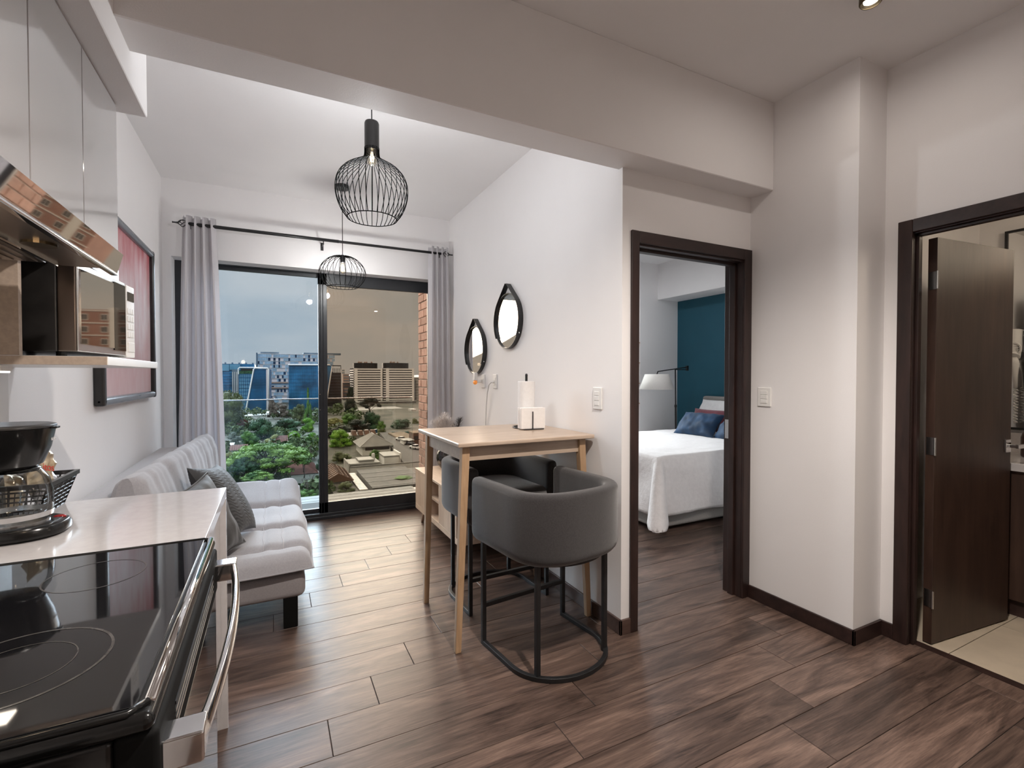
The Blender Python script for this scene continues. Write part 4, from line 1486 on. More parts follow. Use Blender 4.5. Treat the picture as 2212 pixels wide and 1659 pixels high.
def make_stool(loc, rz, label):
    t = thing('bar_stool', label, 'stool', loc, rz, 'tub bar stools')
    # upholstered shell: rounded section swept along a U
    path = u_path(0.268, 0.25, -0.06, 0.205, 22, 2.6)
    sec = []
    hx, z0, z1, rr_ = 0.037, 0.525, 0.855, 0.028
    for (cx, cz, a0) in ((hx - rr_, z1 - rr_, 0), (-hx + rr_, z1 - rr_, 90), (-hx + rr_, z0 + rr_, 180), (hx - 0.05, z0 + 0.06, 270)):
        q = rr_ if a0 != 270 else 0.06
        for k in range(6):
            a = R(a0 + 18 * k)
            sec.append((cx + (q if a0 != 270 else 0.05) * math.cos(a), cz + q * math.sin(a)))
    mb = MB()
    prev = None
    m_ = len(path)
    for i, (x, y) in enumerate(path):
        p0, p1 = path[max(i - 1, 0)], path[min(i + 1, m_ - 1)]
        d = Vector((p1[0] - p0[0], p1[1] - p0[1])).normalized()
        nrm = Vector((d.y, -d.x)) * -1
        # outward normal
        if nrm.dot(Vector((x, y + 0.05))) < 0:
            nrm = -nrm
        rg = mb.ring([(x + nrm.x * s, y + nrm.y * s, z) for s, z in sec])
        if prev:
            mb.bridge(prev, rg)
        else:
            first_ring = rg
        prev = rg
    # rounded front ends
    for rg, sgn in ((first_ring, 1), (prev, -1)):
        c0 = Vector((0, 0, 0))
        for i_ in rg:
            c0 += Vector(mb.v[i_])
        c0 /= len(rg)
        cur = rg
        for sc_, dy in ((0.93, 0.014), (0.75, 0.024)):
            nr = mb.ring([tuple(c0 + (Vector(mb.v[i_]) - c0) * sc_ * (1 if False else 1) + Vector((0, dy, 0))) for i_ in rg])
            # keep full height, only round the outline
            for q, i_ in enumerate(nr):
                src = Vector(mb.v[rg[q]])
                off = src - c0
                mb.v[i_] = (c0.x + off.x * sc_, src.y + dy, c0.z + off.z * (1 - (1 - sc_) * 0.12))
            mb.bridge(cur, nr)
            cur = nr
        mb.f.append(tuple(cur))
    sh_ = mb.build('shell', 'dark_fabric', t, local=True, smooth=True)
    seam_ = MB().tube([(x * 1.0, y, z1 + 0.0005) for x, y in path], 0.002, 4)
    # seat cushion inside the shell
    outl = u_path(0.228, 0.27, -0.06, 0.165, 16, 2.6)
    prof = [(1.0, 0.53), (1.0, 0.66), (0.985, 0.685), (0.93, 0.70), (0.6, 0.71), (0.1, 0.712)]
    sm_ = MB()
    rgs = [sm_.ring([(x * k, 0.05 + (y - 0.05) * k, z) for x, y in outl]) for k, z in prof]
    for i in range(len(rgs) - 1):
        sm_.bridge(rgs[i], rgs[i + 1])
    sm_.f.append(tuple(rgs[-1]))
    sm_.f.append(tuple(reversed(rgs[0])))
    sm_.build('seat', 'dark_fabric', t, local=True, smooth=True)
    # steel frame
    lg = [(0.262, 0.215), (-0.262, 0.215), (0.208, -0.175), (-0.208, -0.175)]
    for x, y in lg:
        MB().box(x - 0.011, x + 0.011, y - 0.011, y + 0.011, 0.0, 0.545).build('leg', 'black_metal', t, local=True, bevel=0.002)
    fp = u_path(0.262, 0.215, -0.05, 0.225, 30, 2.0)
    rl_ = MB()
    prev = None
    for i, (x, y) in enumerate(fp):
        p0, p1 = fp[max(i - 1, 0)], fp[min(i + 1, len(fp) - 1)]
        d = Vector((p1[0] - p0[0], p1[1] - p0[1])).normalized()
        nn = Vector((d.y, -d.x)) * 0.011
        rg = rl_.ring([(x + nn.x, y + nn.y, 0.0), (x - nn.x, y - nn.y, 0.0), (x - nn.x, y - nn.y, 0.022), (x + nn.x, y + nn.y, 0.022)])
        if prev:
            rl_.bridge(prev, rg)
        else:
            rl_.f.append(tuple(reversed(rg)))
        prev = rg
    rl_.f.append(tuple(prev))
    rl_.build('floor_rail', 'black_metal', t, local=True, bevel=0.002)
    MB().box(-0.262, 0.262, 0.204, 0.226, 0.19, 0.212).build('foot_rest', 'black_metal', t, local=True, bevel=0.002)
    up = MB()
    prev = None
    for i, (x, y) in enumerate(fp):
        rg = up.ring([(x * 0.96, y * 0.96, 0.516), (x * 0.88, y * 0.88, 0.516), (x * 0.88, y * 0.88, 0.534), (x * 0.96, y * 0.96, 0.534)])
        if prev:
            up.bridge(prev, rg)
        prev = rg
    up.build('seat_rail', 'black_metal', t, local=True)
    return t


st1 = make_stool((1.248, 2.065, 0), R(7), 'dark grey tub bar stool in front of the bar table, its back to the room')
clone(st1, (1.258, 2.775, 0), R(180 + 3), 'dark grey tub bar stool on the far side of the bar table')

# kitchen roll and napkins
kr = thing('paper_towel_holder', 'white kitchen roll on a black spindle holder on the bar table', 'paper towel', (1.455, 2.70, 1.046))
MB().lathe([(0.008, 0.005), (0.008, 0.33), (0.009, 0.335), (0.006, 0.345)], (1.455, 2.70, 1.046), 12).build('spindle', 'black_metal', kr, smooth=True)
MB().tube([(1.455 + 0.085 * math.cos(2 * PI * k / 40), 2.70 + 0.085 * math.sin(2 * PI * k / 40), 1.05) for k in range(40)], 0.0045, 8, closed=True).tube([(1.37, 2.70, 1.05), (1.54, 2.70, 1.05)], 0.004, 8).build('base_ring', 'black_metal', kr, smooth=True)
MB().lathe([(0.020, 0.012), (0.053, 0.012), (0.055, 0.016), (0.055, 0.292), (0.053, 0.297), (0.020, 0.297)], (1.455, 2.70, 1.046), 40, cap=False).build('roll', 'paper', kr, smooth=True, bevel=0.001)
nh = thing('napkin_holder', 'stack of white napkins in a black wire holder before the kitchen roll', 'napkin holder', (1.435, 2.60, 1.046), rz=R(-4))
for k in range(12):
    y = -0.030 + k * 0.0052
    dz = random.uniform(-0.003, 0.003)
    dx = random.uniform(-0.003, 0.003)
    MB().box(-0.078 + dx, 0.082 + dx, y, y + 0.0042, 0.006, 0.132 + dz).build('napkin', 'paper', nh, local=True, bevel=0.0015, seg=1)
w_ = MB()
w_.tube([(-0.005, -0.036, 0.002), (-0.005, -0.036, 0.112)], 0.0036, 8).tube([(-0.005, 0.037, 0.002), (-0.005, 0.037, 0.112)], 0.0036, 8).tube([(-0.005, -0.036, 0.003), (-0.005, 0.037, 0.003)], 0.0036, 8)
w_.tube([(-0.065, -0.036, 0.003), (0.07, -0.036, 0.003)], 0.003, 8).tube([(-0.065, 0.037, 0.003), (0.07, 0.037, 0.003)], 0.003, 8)
w_.build('wire_frame', 'black_metal', nh, local=True)

# ------------------------------------------------------------------ kitchen
CX = -0.50
for n, (ya, yb) in enumerate(((1.865, 2.22), (1.508, 1.863), (1.151, 1.506), (0.794, 1.149), (0.437, 0.792))):
    lab = ('glossy white wall cabinet at the living-room end of the row', 'glossy white wall cabinet second from the living-room end', 'glossy white wall cabinet third from the living-room end',
           'glossy white wall cabinet fourth from the living-room end', 'glossy white wall cabinet farthest from the living room')[n]
    t = thing('wall_cabinet', lab, 'cabinet', (-0.65, (ya + yb) / 2, 1.79), group='glossy wall cabinets')
    B(XL + 0.001, CX - 0.02, ya, yb, 1.725, 2.364).build('body', 'gloss_white', t)
    B(CX - 0.019, CX, ya + 0.0015, yb - 0.0015, 1.715, 2.36).build('door', 'gloss_white', t, bevel=0.0012, seg=1)

# range hood under the cabinets
hdx = thing('range_hood', 'steel range hood with a mirror-bright visor under the wall cabinets', 'range hood', (-0.56, 1.17, 1.64))
MB().box(XL + 0.002, -0.353, 0.79, 1.55, 1.655, 1.688).build('body', 'hood_steel', hdx, bevel=0.003)
MB().hexa([(-0.365, 0.785, 1.641), (-0.352, 0.785, 1.641), (-0.352, 1.552, 1.641), (-0.365, 1.552, 1.641), (-0.352, 0.785, 1.690), (-0.339, 0.785, 1.690), (-0.339, 1.552, 1.690), (-0.352, 1.552, 1.690)]).build('visor', 'mirror_steel', hdx, bevel=0.001, seg=1)
MB().box(-0.366, -0.351, 0.785, 1.552, 1.634, 1.641).build('visor_edge', 'chrome', hdx, bevel=0.002)
MB().box(-0.46, -0.37, 0.80, 1.54, 1.648, 1.655).build('underside_panel', 'hood_steel', hdx)
for ya, yb in ((0.82, 1.155), (1.185, 1.52)):
    f_ = MB().box(-0.77, -0.48, ya, yb, 1.648, 1.654)
    for k in range(14):
        x = -0.76 + k * 0.0205
        f_.box(x, x + 0.004, ya + 0.015, yb - 0.015, 1.6455, 1.648)
    f_.build('grease_filter', 'hood_steel', hdx)
    MB().box(-0.465, -0.458, ya, yb, 1.642, 1.650).build('filter_trim', 'chrome', hdx)
for y in (1.05, 1.30):
    MB().lathe([(0.028, 0.0), (0.028, 0.007)], (-0.42, y, 1.643), 20).build('hood_lamp', 'hood_disc' if y < 1.2 else 'brass_dark', hdx)
lamp('POINT', 'hood_glow', (-0.42, 1.05, 1.60), 1.1, (1.0, 0.78, 0.55), 0.03)

# open shelf with side panel
shf = thing('microwave_shelf', 'open wall shelf with a beige side panel holding the microwave', 'shelf', (-0.6, 1.94, 1.41))
B(XL + 0.001, -0.39, 1.62, 2.235, 1.407, 1.430).build('board', 'white_plastic', shf, bevel=0.001)
B(XL + 0.001, -0.392, 1.617, 1.6205, 1.408, 1.4295).build('end_edge', 'beige_board', shf)
B(XL + 0.001, -0.565, 1.622, 1.640, 1.431, 1.712).build('side_panel', 'beige_board', shf)
ls = thing('under_shelf_light', 'warm strip light under the open shelf', 'light', (-0.66, 1.55, 1.39))
B(XL + 0.02, -0.60, 1.625, 1.685, 1.391, 1.406).build('housing', 'white_plastic', ls)
B(XL + 0.024, -0.604, 1.628, 1.682, 1.387, 1.391).build('diffuser', 'strip_light', ls)

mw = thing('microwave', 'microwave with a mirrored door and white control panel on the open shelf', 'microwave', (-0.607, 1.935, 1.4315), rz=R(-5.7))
MB().box(-0.150, 0.105, -0.205, 0.205, 0.014, 0.262).build('body', 'black_satin', mw, local=True, bevel=0.004)
MB().box(0.105, 0.147, -0.205, 0.128, 0.014, 0.262).build('door', 'hood_steel', mw, local=True, bevel=0.004)  # silver door edge given dark steel for the shade on it
MB().box(0.1465, 0.1505, -0.204, 0.127, 0.015, 0.261).build('door_frame', 'steel', mw, local=True, bevel=0.002)
MB().box(0.1502, 0.1525, -0.190, 0.030, 0.036, 0.244).build('door_mirror', 'mirror_steel', mw, local=True)
MB().box(0.1502, 0.1528, 0.031, 0.122, 0.030, 0.250).build('dark_reflection_panel', 'black_glass', mw, local=True)  # black panel put in for a dark reflection on the mirrored door
MB().box(0.105, 0.152, 0.131, 0.205, 0.010, 0.258).build('control_panel', 'white_plastic', mw, local=True, bevel=0.004)
MB().box(0.151, 0.1535, 0.140, 0.196, 0.205, 0.235).build('display', 'black_glass', mw, local=True)
MB().box(0.151, 0.1545, 0.140, 0.196, 0.030, 0.062).build('door_button', 'white_plastic', mw, local=True, bevel=0.001)
for r_ in range(4):
    for c_ in range(3):
        MB().box(0.151, 0.1538, 0.141 + c_ * 0.0192, 0.156 + c_ * 0.0192, 0.080 + r_ * 0.027, 0.098 + r_ * 0.027).build('key', 'white_plastic', mw, local=True)
for x in (-0.12, 0.10):
    for y in (-0.17, 0.17):
        MB().lathe([(0.012, 0), (0.012, 0.015)], (x, y, 0), 10).build('foot', 'black_plastic', mw, local=True)

shell('trim_5', B(XL, XL + 0.006, -1.0, 2.17, 0.941, 1.407), 'white_enamel')

# worktop with waterfall end, base units
wt = thing('worktop', 'glossy white worktop with a waterfall end panel beside the sofa', 'worktop', (-0.48, 1.85, 0))
B(XL + 0.001, -0.165, 1.507, 2.18, 0.902, 0.94).build('top', 'quartz', wt, bevel=0.0015)
B(XL + 0.016, -0.165, 2.150, 2.18, 0.0, 0.901).build('end_panel', 'quartz', wt, bevel=0.0015)
bc = thing('base_cabinet', 'white base cabinet between the range and the worktop end', 'cabinet', (-0.48, 1.83, 0))
B(XL + 0.016, -0.205, 1.512, 2.148, 0.10, 0.90).build('body', 'gloss_edge', bc)
B(XL + 0.016, -0.25, 1.512, 2.148, 0.0, 0.10).build('plinth', 'black_satin', bc)
B(-0.204, -0.185, 1.515, 2.145, 0.105, 0.895).build('door', 'gloss_white', bc, bevel=0.0012, seg=1)
wt2 = thing('worktop', 'short worktop on the near side of the range', 'worktop', (-0.48, 0.2, 0))
B(XL + 0.001, -0.21, -1.0, 0.702, 0.90, 0.938).build('top', 'quartz', wt2, bevel=0.004)
bc2 = thing('base_cabinet', 'base cabinet under the worktop on the near side of the range', 'cabinet', (-0.48, 0.2, 0))
B(XL + 0.001, -0.24, -1.0, 0.69, 0.10, 0.898).build('body', 'gloss_edge', bc2)
B(XL + 0.001, -0.28, -1.0, 0.69, 0.0, 0.10).build('plinth', 'black_satin', bc2)

# electric range
rg = thing('electric_range', 'black glass-top electric range with a chrome bow handle', 'stove', (-0.46, 1.13, 0))
RY0, RY1 = 0.752, 1.503
B(XL + 0.03, -0.185, RY0 + 0.004, RY1 - 0.004, 0.02, 0.918).build('body', 'black_satin', rg, bevel=0.006)
# top tray: rounded rim round a glass plate
tr = MB()
tr.box(XL + 0.02, -0.140, RY0, RY1, 0.918, 0.944)
tr.build('top_tray', 'black_plastic', rg, bevel=0.012, seg=4)
B(XL + 0.05, -0.163, RY0 + 0.022, RY1 - 0.020, 0.944, 0.9475).build('glass_top', 'black_glass', rg, bevel=0.001)
rm = MB()
rm.tube([(-0.150, RY0 + 0.03, 0.946), (-0.150, RY1 - 0.02, 0.946)], 0.0065, 10)
rm.build('front_trim', 'chrome', rg, smooth=True)
MB().build('side_rim', 'black_plastic', rg, smooth=True)
MB().tube([(-0.152, RY0 + 0.03, 0.945), (-0.17, RY0 + 0.011, 0.945), (XL + 0.05, RY0 + 0.011, 0.945)], 0.006, 8).build('side_rim', 'black_plastic', rg, smooth=True)
MB().tube([(-0.152, RY1 - 0.02, 0.945), (-0.165, RY1 - 0.010, 0.945), (XL + 0.05, RY1 - 0.010, 0.945)], 0.005, 8).build('side_rim', 'black_plastic', rg, smooth=True)
for (x, y, r_) in ((-0.345, 0.955, 0.115), (-0.345, 1.325, 0.088), (-0.63, 0.955, 0.085), (-0.62, 1.325, 0.105)):
    for q in ((1.0, 0.965), (0.62, 0.605)):
        if q[0] < 1 and r_ < 0.1:
            continue
        m_ = MB()
        a = m_.ring([(x + r_ * q[0] * math.cos(2 * PI * k / 64), y + r_ * q[0] * math.sin(2 * PI * k / 64), 0.9479) for k in range(64)])
        b = m_.ring([(x + r_ * q[1] * math.cos(2 * PI * k / 64), y + r_ * q[1] * math.sin(2 * PI * k / 64), 0.9479) for k in range(64)])
        m_.bridge(a, b)
        m_.build('burner_ring', 'burner_print', rg)
dr = MB().box(-0.185, -0.140, RY0 + 0.006, RY1 - 0.006, 0.26, 0.80)
dr.build('oven_door', 'black_glass', rg, bevel=0.006)
B(-0.185, -0.145, RY0 + 0.006, RY1 - 0.006, 0.03, 0.25).build('drawer', 'black_plastic', rg, bevel=0.006)
B(-0.185, -0.136, RY0 + 0.006, RY1 - 0.006, 0.805, 0.918).build('door_band', 'matte_black', rg, bevel=0.008, seg=3)
for k in range(4):
    B(-0.1385, -0.1345, RY0 + 0.12, RY1 - 0.12, 0.880 - k * 0.012, 0.885 - k * 0.012).build('vent_slot', 'black_metal' if k == 0 else 'steel', rg)
hp = []
for k in range(25):
    u = k / 24
    y = RY0 + 0.035 + (RY1 - RY0 - 0.07) * u
    hp.append((-0.098 + 0.022 * math.sin(PI * u) ** 0.8, y, 0.870))
hm = MB()
prev = None
for i, p in enumerate(hp):
    p0, p1_ = Vector(hp[max(i - 1, 0)]), Vector(hp[min(i + 1, 24)])
    d = (p1_ - p0).normalized()
    nn = Vector((d.y, -d.x, 0))
    c_ = Vector(p)
    rgp = []
    for k in range(14):
        a = 2 * PI * k / 14
        rgp.append(c_ + nn * 0.0085 * math.cos(a) + Vector((0, 0, 1)) * 0.019 * math.sin(a))
    r_ = hm.ring(rgp)
    if prev:
        hm.bridge(prev, r_)
    else:
        hm.f.append(tuple(r_))
    prev = r_
hm.f.append(tuple(prev))
hm.build('handle', 'chrome', rg, smooth=True)
for y in (RY0 + 0.045, RY1 - 0.045):
    MB().box(-0.142, -0.088, y - 0.024, y + 0.024, 0.846, 0.890).build('handle_mount', 'chrome', rg, bevel=0.004)

# coffee maker
cm = thing('coffee_maker', 'black drip coffee maker with a glass carafe on the worktop', 'coffee maker', (-0.66, 1.77, 0.9405))


def stadium(x0, x1, y0, y1, n=16, e=2.6):
    cx, cy, a, b = (x0 + x1) / 2, (y0 + y1) / 2, (x1 - x0) / 2, (y1 - y0) / 2
    return [(cx + a * math.copysign(abs(math.cos(2 * PI * k / (4 * n))) ** (2 / e), math.cos(2 * PI * k / (4 * n))), cy + b * math.copysign(abs(math.sin(2 * PI * k / (4 * n))) ** (2 / e), math.sin(2 * PI * k / (4 * n)))) for k in range(4 * n)]


def loft(mb, layers):
    prev = None
    for poly, z in layers:
        r_ = mb.ring([(p[0], p[1], z) for p in poly])
        if prev:
            mb.bridge(prev, r_)
        else:
            mb.f.append(tuple(reversed(r_)))
        prev = r_
    mb.f.append(tuple(prev))
    return mb


cb = (-0.775, -0.520, 1.675, 1.875)


def inset(b, d):
    return (b[0] + d, b[1] - d, b[2] + d, b[3] - d)


loft(MB(), [(stadium(*inset(cb, 0.012)), 0.9405), (stadium(*cb), 0.948), (stadium(*cb), 0.962), (stadium(*inset(cb, 0.006)), 0.972), (stadium(*inset(cb, 0.02)), 0.978)]).build('base', 'black_plastic', cm, smooth=True, bevel=0.001)
MB().lathe([(0.070, 0.978), (0.070, 0.982)], (-0.632, 1.775, 0), 32).build('warming_plate', 'steel', cm)
MB().blob((-0.548, 1.80, 0.976), (0.016, 0.011, 0.006), 12, 6).build('switch', 'red_light', cm, smooth=True)
MB().box(-0.778, -0.715, 1.695, 1.855, 0.975, 1.14).build('water_tank', 'black_plastic', cm, bevel=0.02, seg=3)
hb = (-0.778, -0.552, 1.675, 1.878)
loft(MB(), [(stadium(*inset(hb, 0.05)), 1.118), (stadium(*inset(hb, 0.026)), 1.135), (stadium(*inset(hb, 0.010)), 1.18), (stadium(*inset(hb, 0.002)), 1.222), (stadium(*hb), 1.236)]).build('filter_housing', 'black_plastic', cm, smooth=True, bevel=0.001)
loft(MB(), [(stadium(*inset(hb, -0.002)), 1.237), (stadium(*inset(hb, -0.001)), 1.243), (stadium(*inset(hb, 0.012)), 1.247)]).box(-0.556, -0.540, 1.765, 1.79, 1.232, 1.238).build('lid', 'black_satin', cm, smooth=True, bevel=0.001)
text('BLACK', 'lettering', 'print_white', cm, (-0.5615 - -0.66 + 0.004, 1.80 - 1.77, 1.200 - 0.9405), (R(90), 0, R(90)), 0.011, 0.0003)
MB().lathe([(0.064, 0.0), (0.074, 0.006), (0.078, 0.03), (0.077, 0.075), (0.070, 0.112), (0.055, 0.136), (0.050, 0.142)], (-0.632, 1.775, 0.983), 36, cap=False).build('carafe', 'thin_glass', cm, smooth=True)
MB().lathe([(0.050, 0.134), (0.0525, 0.135), (0.0525, 0.143), (0.035, 0.149), (0.005, 0.150)], (-0.632, 1.775, 0.983), 32).build('carafe_lid', 'black_plastic', cm, smooth=True)
MB().lathe([(0.0768, 0.010), (0.0785, 0.024)], (-0.632, 1.775, 0.983), 36, cap=False).build('carafe_band', 'steel', cm, smooth=True)
MB().tube([(-0.655, 1.71, 1.095), (-0.668, 1.655, 1.09), (-0.672, 1.645, 1.05), (-0.66, 1.695, 1.0)], 0.008, 8).build('carafe_handle', 'black_plastic', cm, smooth=True)

# snack basket
bs = thing('snack_basket', 'black perforated plastic basket of snack bags behind the coffee maker', 'basket', (-0.70, 2.05, 0.9405))
bx = (-0.772, -0.645, 1.94, 2.155)
tx = (-0.785, -0.612, 1.925, 2.172)
zb_, zt_ = 0.9405, 1.045


def wall_pt(side, u, v):
    k = v
    x0, x1, y0, y1 = [bx[i] * (1 - k) + tx[i] * k for i in range(4)]
    z = zb_ + (zt_ - zb_) * v
    return {0: (x1, y0 + (y1 - y0) * u, z), 1: (x0, y0 + (y1 - y0) * u, z), 2: (x0 + (x1 - x0) * u, y0, z), 3: (x0 + (x1 - x0) * u, y1, z)}[side]


for side in range(4):
    lat = MB()
    nc = 7 if side < 2 else 5
    for k in range(nc):
        lat.tube([wall_pt(side, k / (nc - 1), 0.0), wall_pt(side, k / (nc - 1), 1.0)], 0.0028, 4)
    for k in range(7):
        lat.tube([wall_pt(side, 0, k / 7.2 + 0.02), wall_pt(side, 1, k / 7.2 + 0.02)], 0.0026, 4)
    for k in range((nc - 1) * 3):
        if k % 3:
            lat.tube([wall_pt(side, k / ((nc - 1) * 3), 0.05), wall_pt(side, k / ((nc - 1) * 3), 0.85)], 0.0014, 4)
    lat.build('lattice_side', 'black_satin', bs)
B(bx[0], bx[1], bx[2], bx[3], zb_, zb_ + 0.004).build('bottom', 'black_satin', bs)
MB().tube([(tx[0], tx[2], zt_), (tx[1], tx[2], zt_), (tx[1], tx[3], zt_), (tx[0], tx[3], zt_)], 0.007, 4, closed=True, sq=True).build('rim', 'black_satin', bs)


def snack_bag(label, loc, size, rot, m, lettering=None):
    t = pillow('snack_bag', m, label, 'snack bag', loc, size, rot, 'snack bags in the basket', wr=0.012, nu=14, pinch=0.02)
    if lettering:
        text(lettering, 'lettering', 'print_red', t, (0.0, -size[2] * 0.62, -0.004), (R(90), 0, 0), 0.034, 0.0004)
    return t


snack_bag('gold snack bag with red lettering in the black basket', (-0.665, 2.03, 1.085), (0.11, 0.13, 0.04), (R(-12), R(14), R(75)), 'gold_foil', 'itos')
snack_bag('silver snack bag in the black basket', (-0.685, 2.10, 1.03), (0.10, 0.12, 0.035), (R(-20), R(-18), R(60)), 'silver_foil')
snack_bag('second gold snack bag low in the black basket', (-0.715, 1.985, 1.02), (0.10, 0.12, 0.035), (R(-5), R(10), R(95)), 'gold_foil')

# kitchen ceiling lights: the one in view and two unseen, added as kitchen fill
for n, (x, y) in enumerate(((2.235, 1.135), (0.90, 0.50), (2.235, -1.90))):
    t = thing('ceiling_spotlight', ('round dark bronze ceiling spotlight near the bathroom door', 'round ceiling spotlight added unseen over the kitchen floor', 'round ceiling spotlight added unseen behind the camera end of the kitchen')[n], 'ceiling light', (x, y, CZ), group='kitchen ceiling spotlights')
    MB().lathe([(0.036, -0.055), (0.040, -0.05), (0.040, 0.0)], (x, y, CZ), 28, cap=False).build('housing', 'brass_dark', t, smooth=True, solid=0.003)
    MB().lathe([(0.026, -0.046), (0.026, -0.043)], (x, y, CZ), 24).build('lens', 'lamp_disc', t)
    if n == 1:
        lamp('SPOT', 'spot_glow', (x, y, CZ - 0.062), 330, (1.0, 0.91, 0.83), 0.05, spot_size=R(140), spot_blend=0.55)
    else:
        lamp('AREA', 'spot_glow', (x, y, CZ - 0.062), 3.2 if n == 0 else 14, (1.0, 0.91, 0.83), 0.07, shape='DISK')

# ------------------------------------------------------------------ the city outside
GZ = -22.0
FW = Vector((math.sin(YAW) * math.cos(PITCH), math.cos(YAW) * math.cos(PITCH), -math.sin(PITCH)))
RT = Vector((math.cos(YAW), -math.sin(YAW), 0))
UP = RT.cross(FW)


def at(px, py, Y):
    """point of the sight line through a photo pixel at depth Y (metres along y)"""
    d = FW + RT * ((px - 1106) / FOC) - UP * ((py - 829.5) / FOC)
    return Vector((0, 0, CAM_H)) + d * (Y / d.y)


def gx(px, Y):
    return at(px, 811, Y).x


def gz(py, px, Y):
    return at(px, py, Y).z


mat('soil', (0.03, 0.04, 0.018), 0.95, var=0.4, scale=0.06, col2=(0.10, 0.092, 0.072))
mat('asphalt', (0.055, 0.0525, 0.05), 0.9, var=0.15, scale=0.5)
mat('conc', (0.13, 0.125, 0.1175), 0.9, var=0.2, scale=0.35)
mat('conc_wall', (0.30, 0.29, 0.275), 0.9, var=0.25, scale=0.5)
mat('white_wall', (0.72, 0.71, 0.69), 0.8, var=0.06, scale=0.4)
mat('white_roof', (0.25, 0.245, 0.2325), 0.7, var=0.12, scale=0.5)
mat('tan_dirt', (0.15, 0.11, 0.07), 0.95, var=0.3, scale=0.4)
mat('rust_roof', (0.11, 0.0575, 0.0375), 0.85, var=0.3, scale=0.8)
mat('red_roof', (0.165, 0.065, 0.05), 0.85, var=0.2, scale=0.8)
mat('grey_roof', (0.075, 0.0725, 0.069), 0.8, var=0.12, scale=0.4)
mat('blue_glass', (0.012, 0.115, 0.25), 0.12, var=0.6, scale=0.09, spec=0.5)  # uneven tone puts reflections into the glass colour
mat('blue_glass_dark', (0.008, 0.085, 0.20), 0.2, var=0.4, scale=0.08, spec=0.5)
mat('blue_glass_pale', (0.12, 0.30, 0.44), 0.25, var=0.25, scale=0.06)
mat('pale_window', (0.32, 0.45, 0.58), 0.3, var=0.25, scale=0.15)
mat('navy_window', (0.010, 0.035, 0.085), 0.3, var=0.3, scale=0.15)
mat('slate', (0.13, 0.18, 0.23), 0.5, var=0.2, scale=0.1)
mat('dark_glass', (0.016, 0.020, 0.022), 0.2, var=0.5, scale=0.08, spec=0.4)
mat('dark_window', (0.012, 0.010, 0.010), 0.4, var=0.3, scale=0.1)
mat('white_band', (0.85, 0.84, 0.82), 0.7, var=0.05, scale=0.1)
mat('mauve_panel', (0.66, 0.60, 0.62), 0.7, var=0.08, scale=0.1)
mat('far_brown', (0.34, 0.25, 0.21), 0.9, var=0.12, scale=0.1)
mat('far_pale', (0.55, 0.54, 0.53), 0.9, var=0.08, scale=0.1)
mat('brick_far', (0.36, 0.20, 0.16), 0.9, var=0.10, scale=0.3)
mat('car_white', (0.6, 0.6, 0.6), 0.3)
mat('car_red', (0.30, 0.03, 0.03), 0.3)
mat('car_dark', (0.03, 0.035, 0.05), 0.3)
mat('teal_fence', (0.01, 0.11, 0.105), 0.8)
mat('bark', (0.10, 0.075, 0.06), 0.95, var=0.3, scale=3)
mat('bare', (0.115, 0.0875, 0.0775), 0.95, var=0.25, scale=1.5)
LEAF = {'mid': ((0.034, 0.105, 0.020), (0.12, 0.24, 0.045)), 'dark': ((0.010, 0.040, 0.020), (0.045, 0.115, 0.050)), 'bright': ((0.070, 0.20, 0.016), (0.21, 0.40, 0.04)),
        'olive': ((0.060, 0.085, 0.035), (0.15, 0.18, 0.08)), 'yellow': ((0.15, 0.17, 0.05), (0.30, 0.30, 0.12)), 'grey': ((0.09, 0.12, 0.10), (0.20, 0.23, 0.19)),
        'black': ((0.004, 0.010, 0.005), (0.012, 0.026, 0.012)), 'brown': ((0.12, 0.095, 0.08), (0.24, 0.19, 0.165)), 'scrub': ((0.030, 0.070, 0.025), (0.13, 0.17, 0.075)), 'pine': ((0.030, 0.105, 0.020), (0.25, 0.38, 0.075))}
for k_, (a_, b_) in LEAF.items():
    mat('leaf_' + k_, tuple(q * 1.0 for q in a_), 0.8, var=0.0, scale=1.3, col2=tuple(min(q * 1.35, 0.8) for q in b_), ramp=(0.35, 0.7))

gd = struct('ground', (0, 300, GZ))
gm = MB()
gm.grid(lambda u, v: (-900 + 1900 * u, 20 + 1500 * v, GZ + 1.2 * noise.noise(Vector((u * 30, v * 30, 0)))), 60, 60)
gm.build('soil', 'soil', gd, smooth=True)
gm = MB()
gm.box(10, 60, 25, 112, GZ, GZ + 1.45)
gm.build('paved_lot', 'conc', gd)
# street running away beside the white hip-roofed house
a0, a1 = at(905, 1000, 118), at(838, 925, 190)
s_ = MB()
a0.z = a1.z = GZ + 1.5
dr_ = (a1 - a0).normalized()
nn = Vector((dr_.y, -dr_.x, 0)) * 3.6
s_.hexa([a0 - nn - Vector((0, 0, 1)), a0 + nn - Vector((0, 0, 1)), a1 + nn - Vector((0, 0, 1)), a1 - nn - Vector((0, 0, 1)), a0 - nn, a0 + nn, a1 + nn, a1 - nn])
s_.build('street', 'asphalt', gd)
hl = struct('hills', (300, 1300, GZ))
hm_ = MB()
hm_.grid(lambda u, v: (-500 + 2200 * u, 1200 + 250 * v, GZ + (22 + 18 * noise.noise(Vector((u * 9, 3, 1)))) * math.sin(PI * v)), 60, 12)
hm_.build('ridge', 'slate', hl, smooth=True)


def building(name, label, px, Y, group=None):
    x = gx(px, Y)
    return thing(name, label, 'building', (x, Y, GZ), group=group)


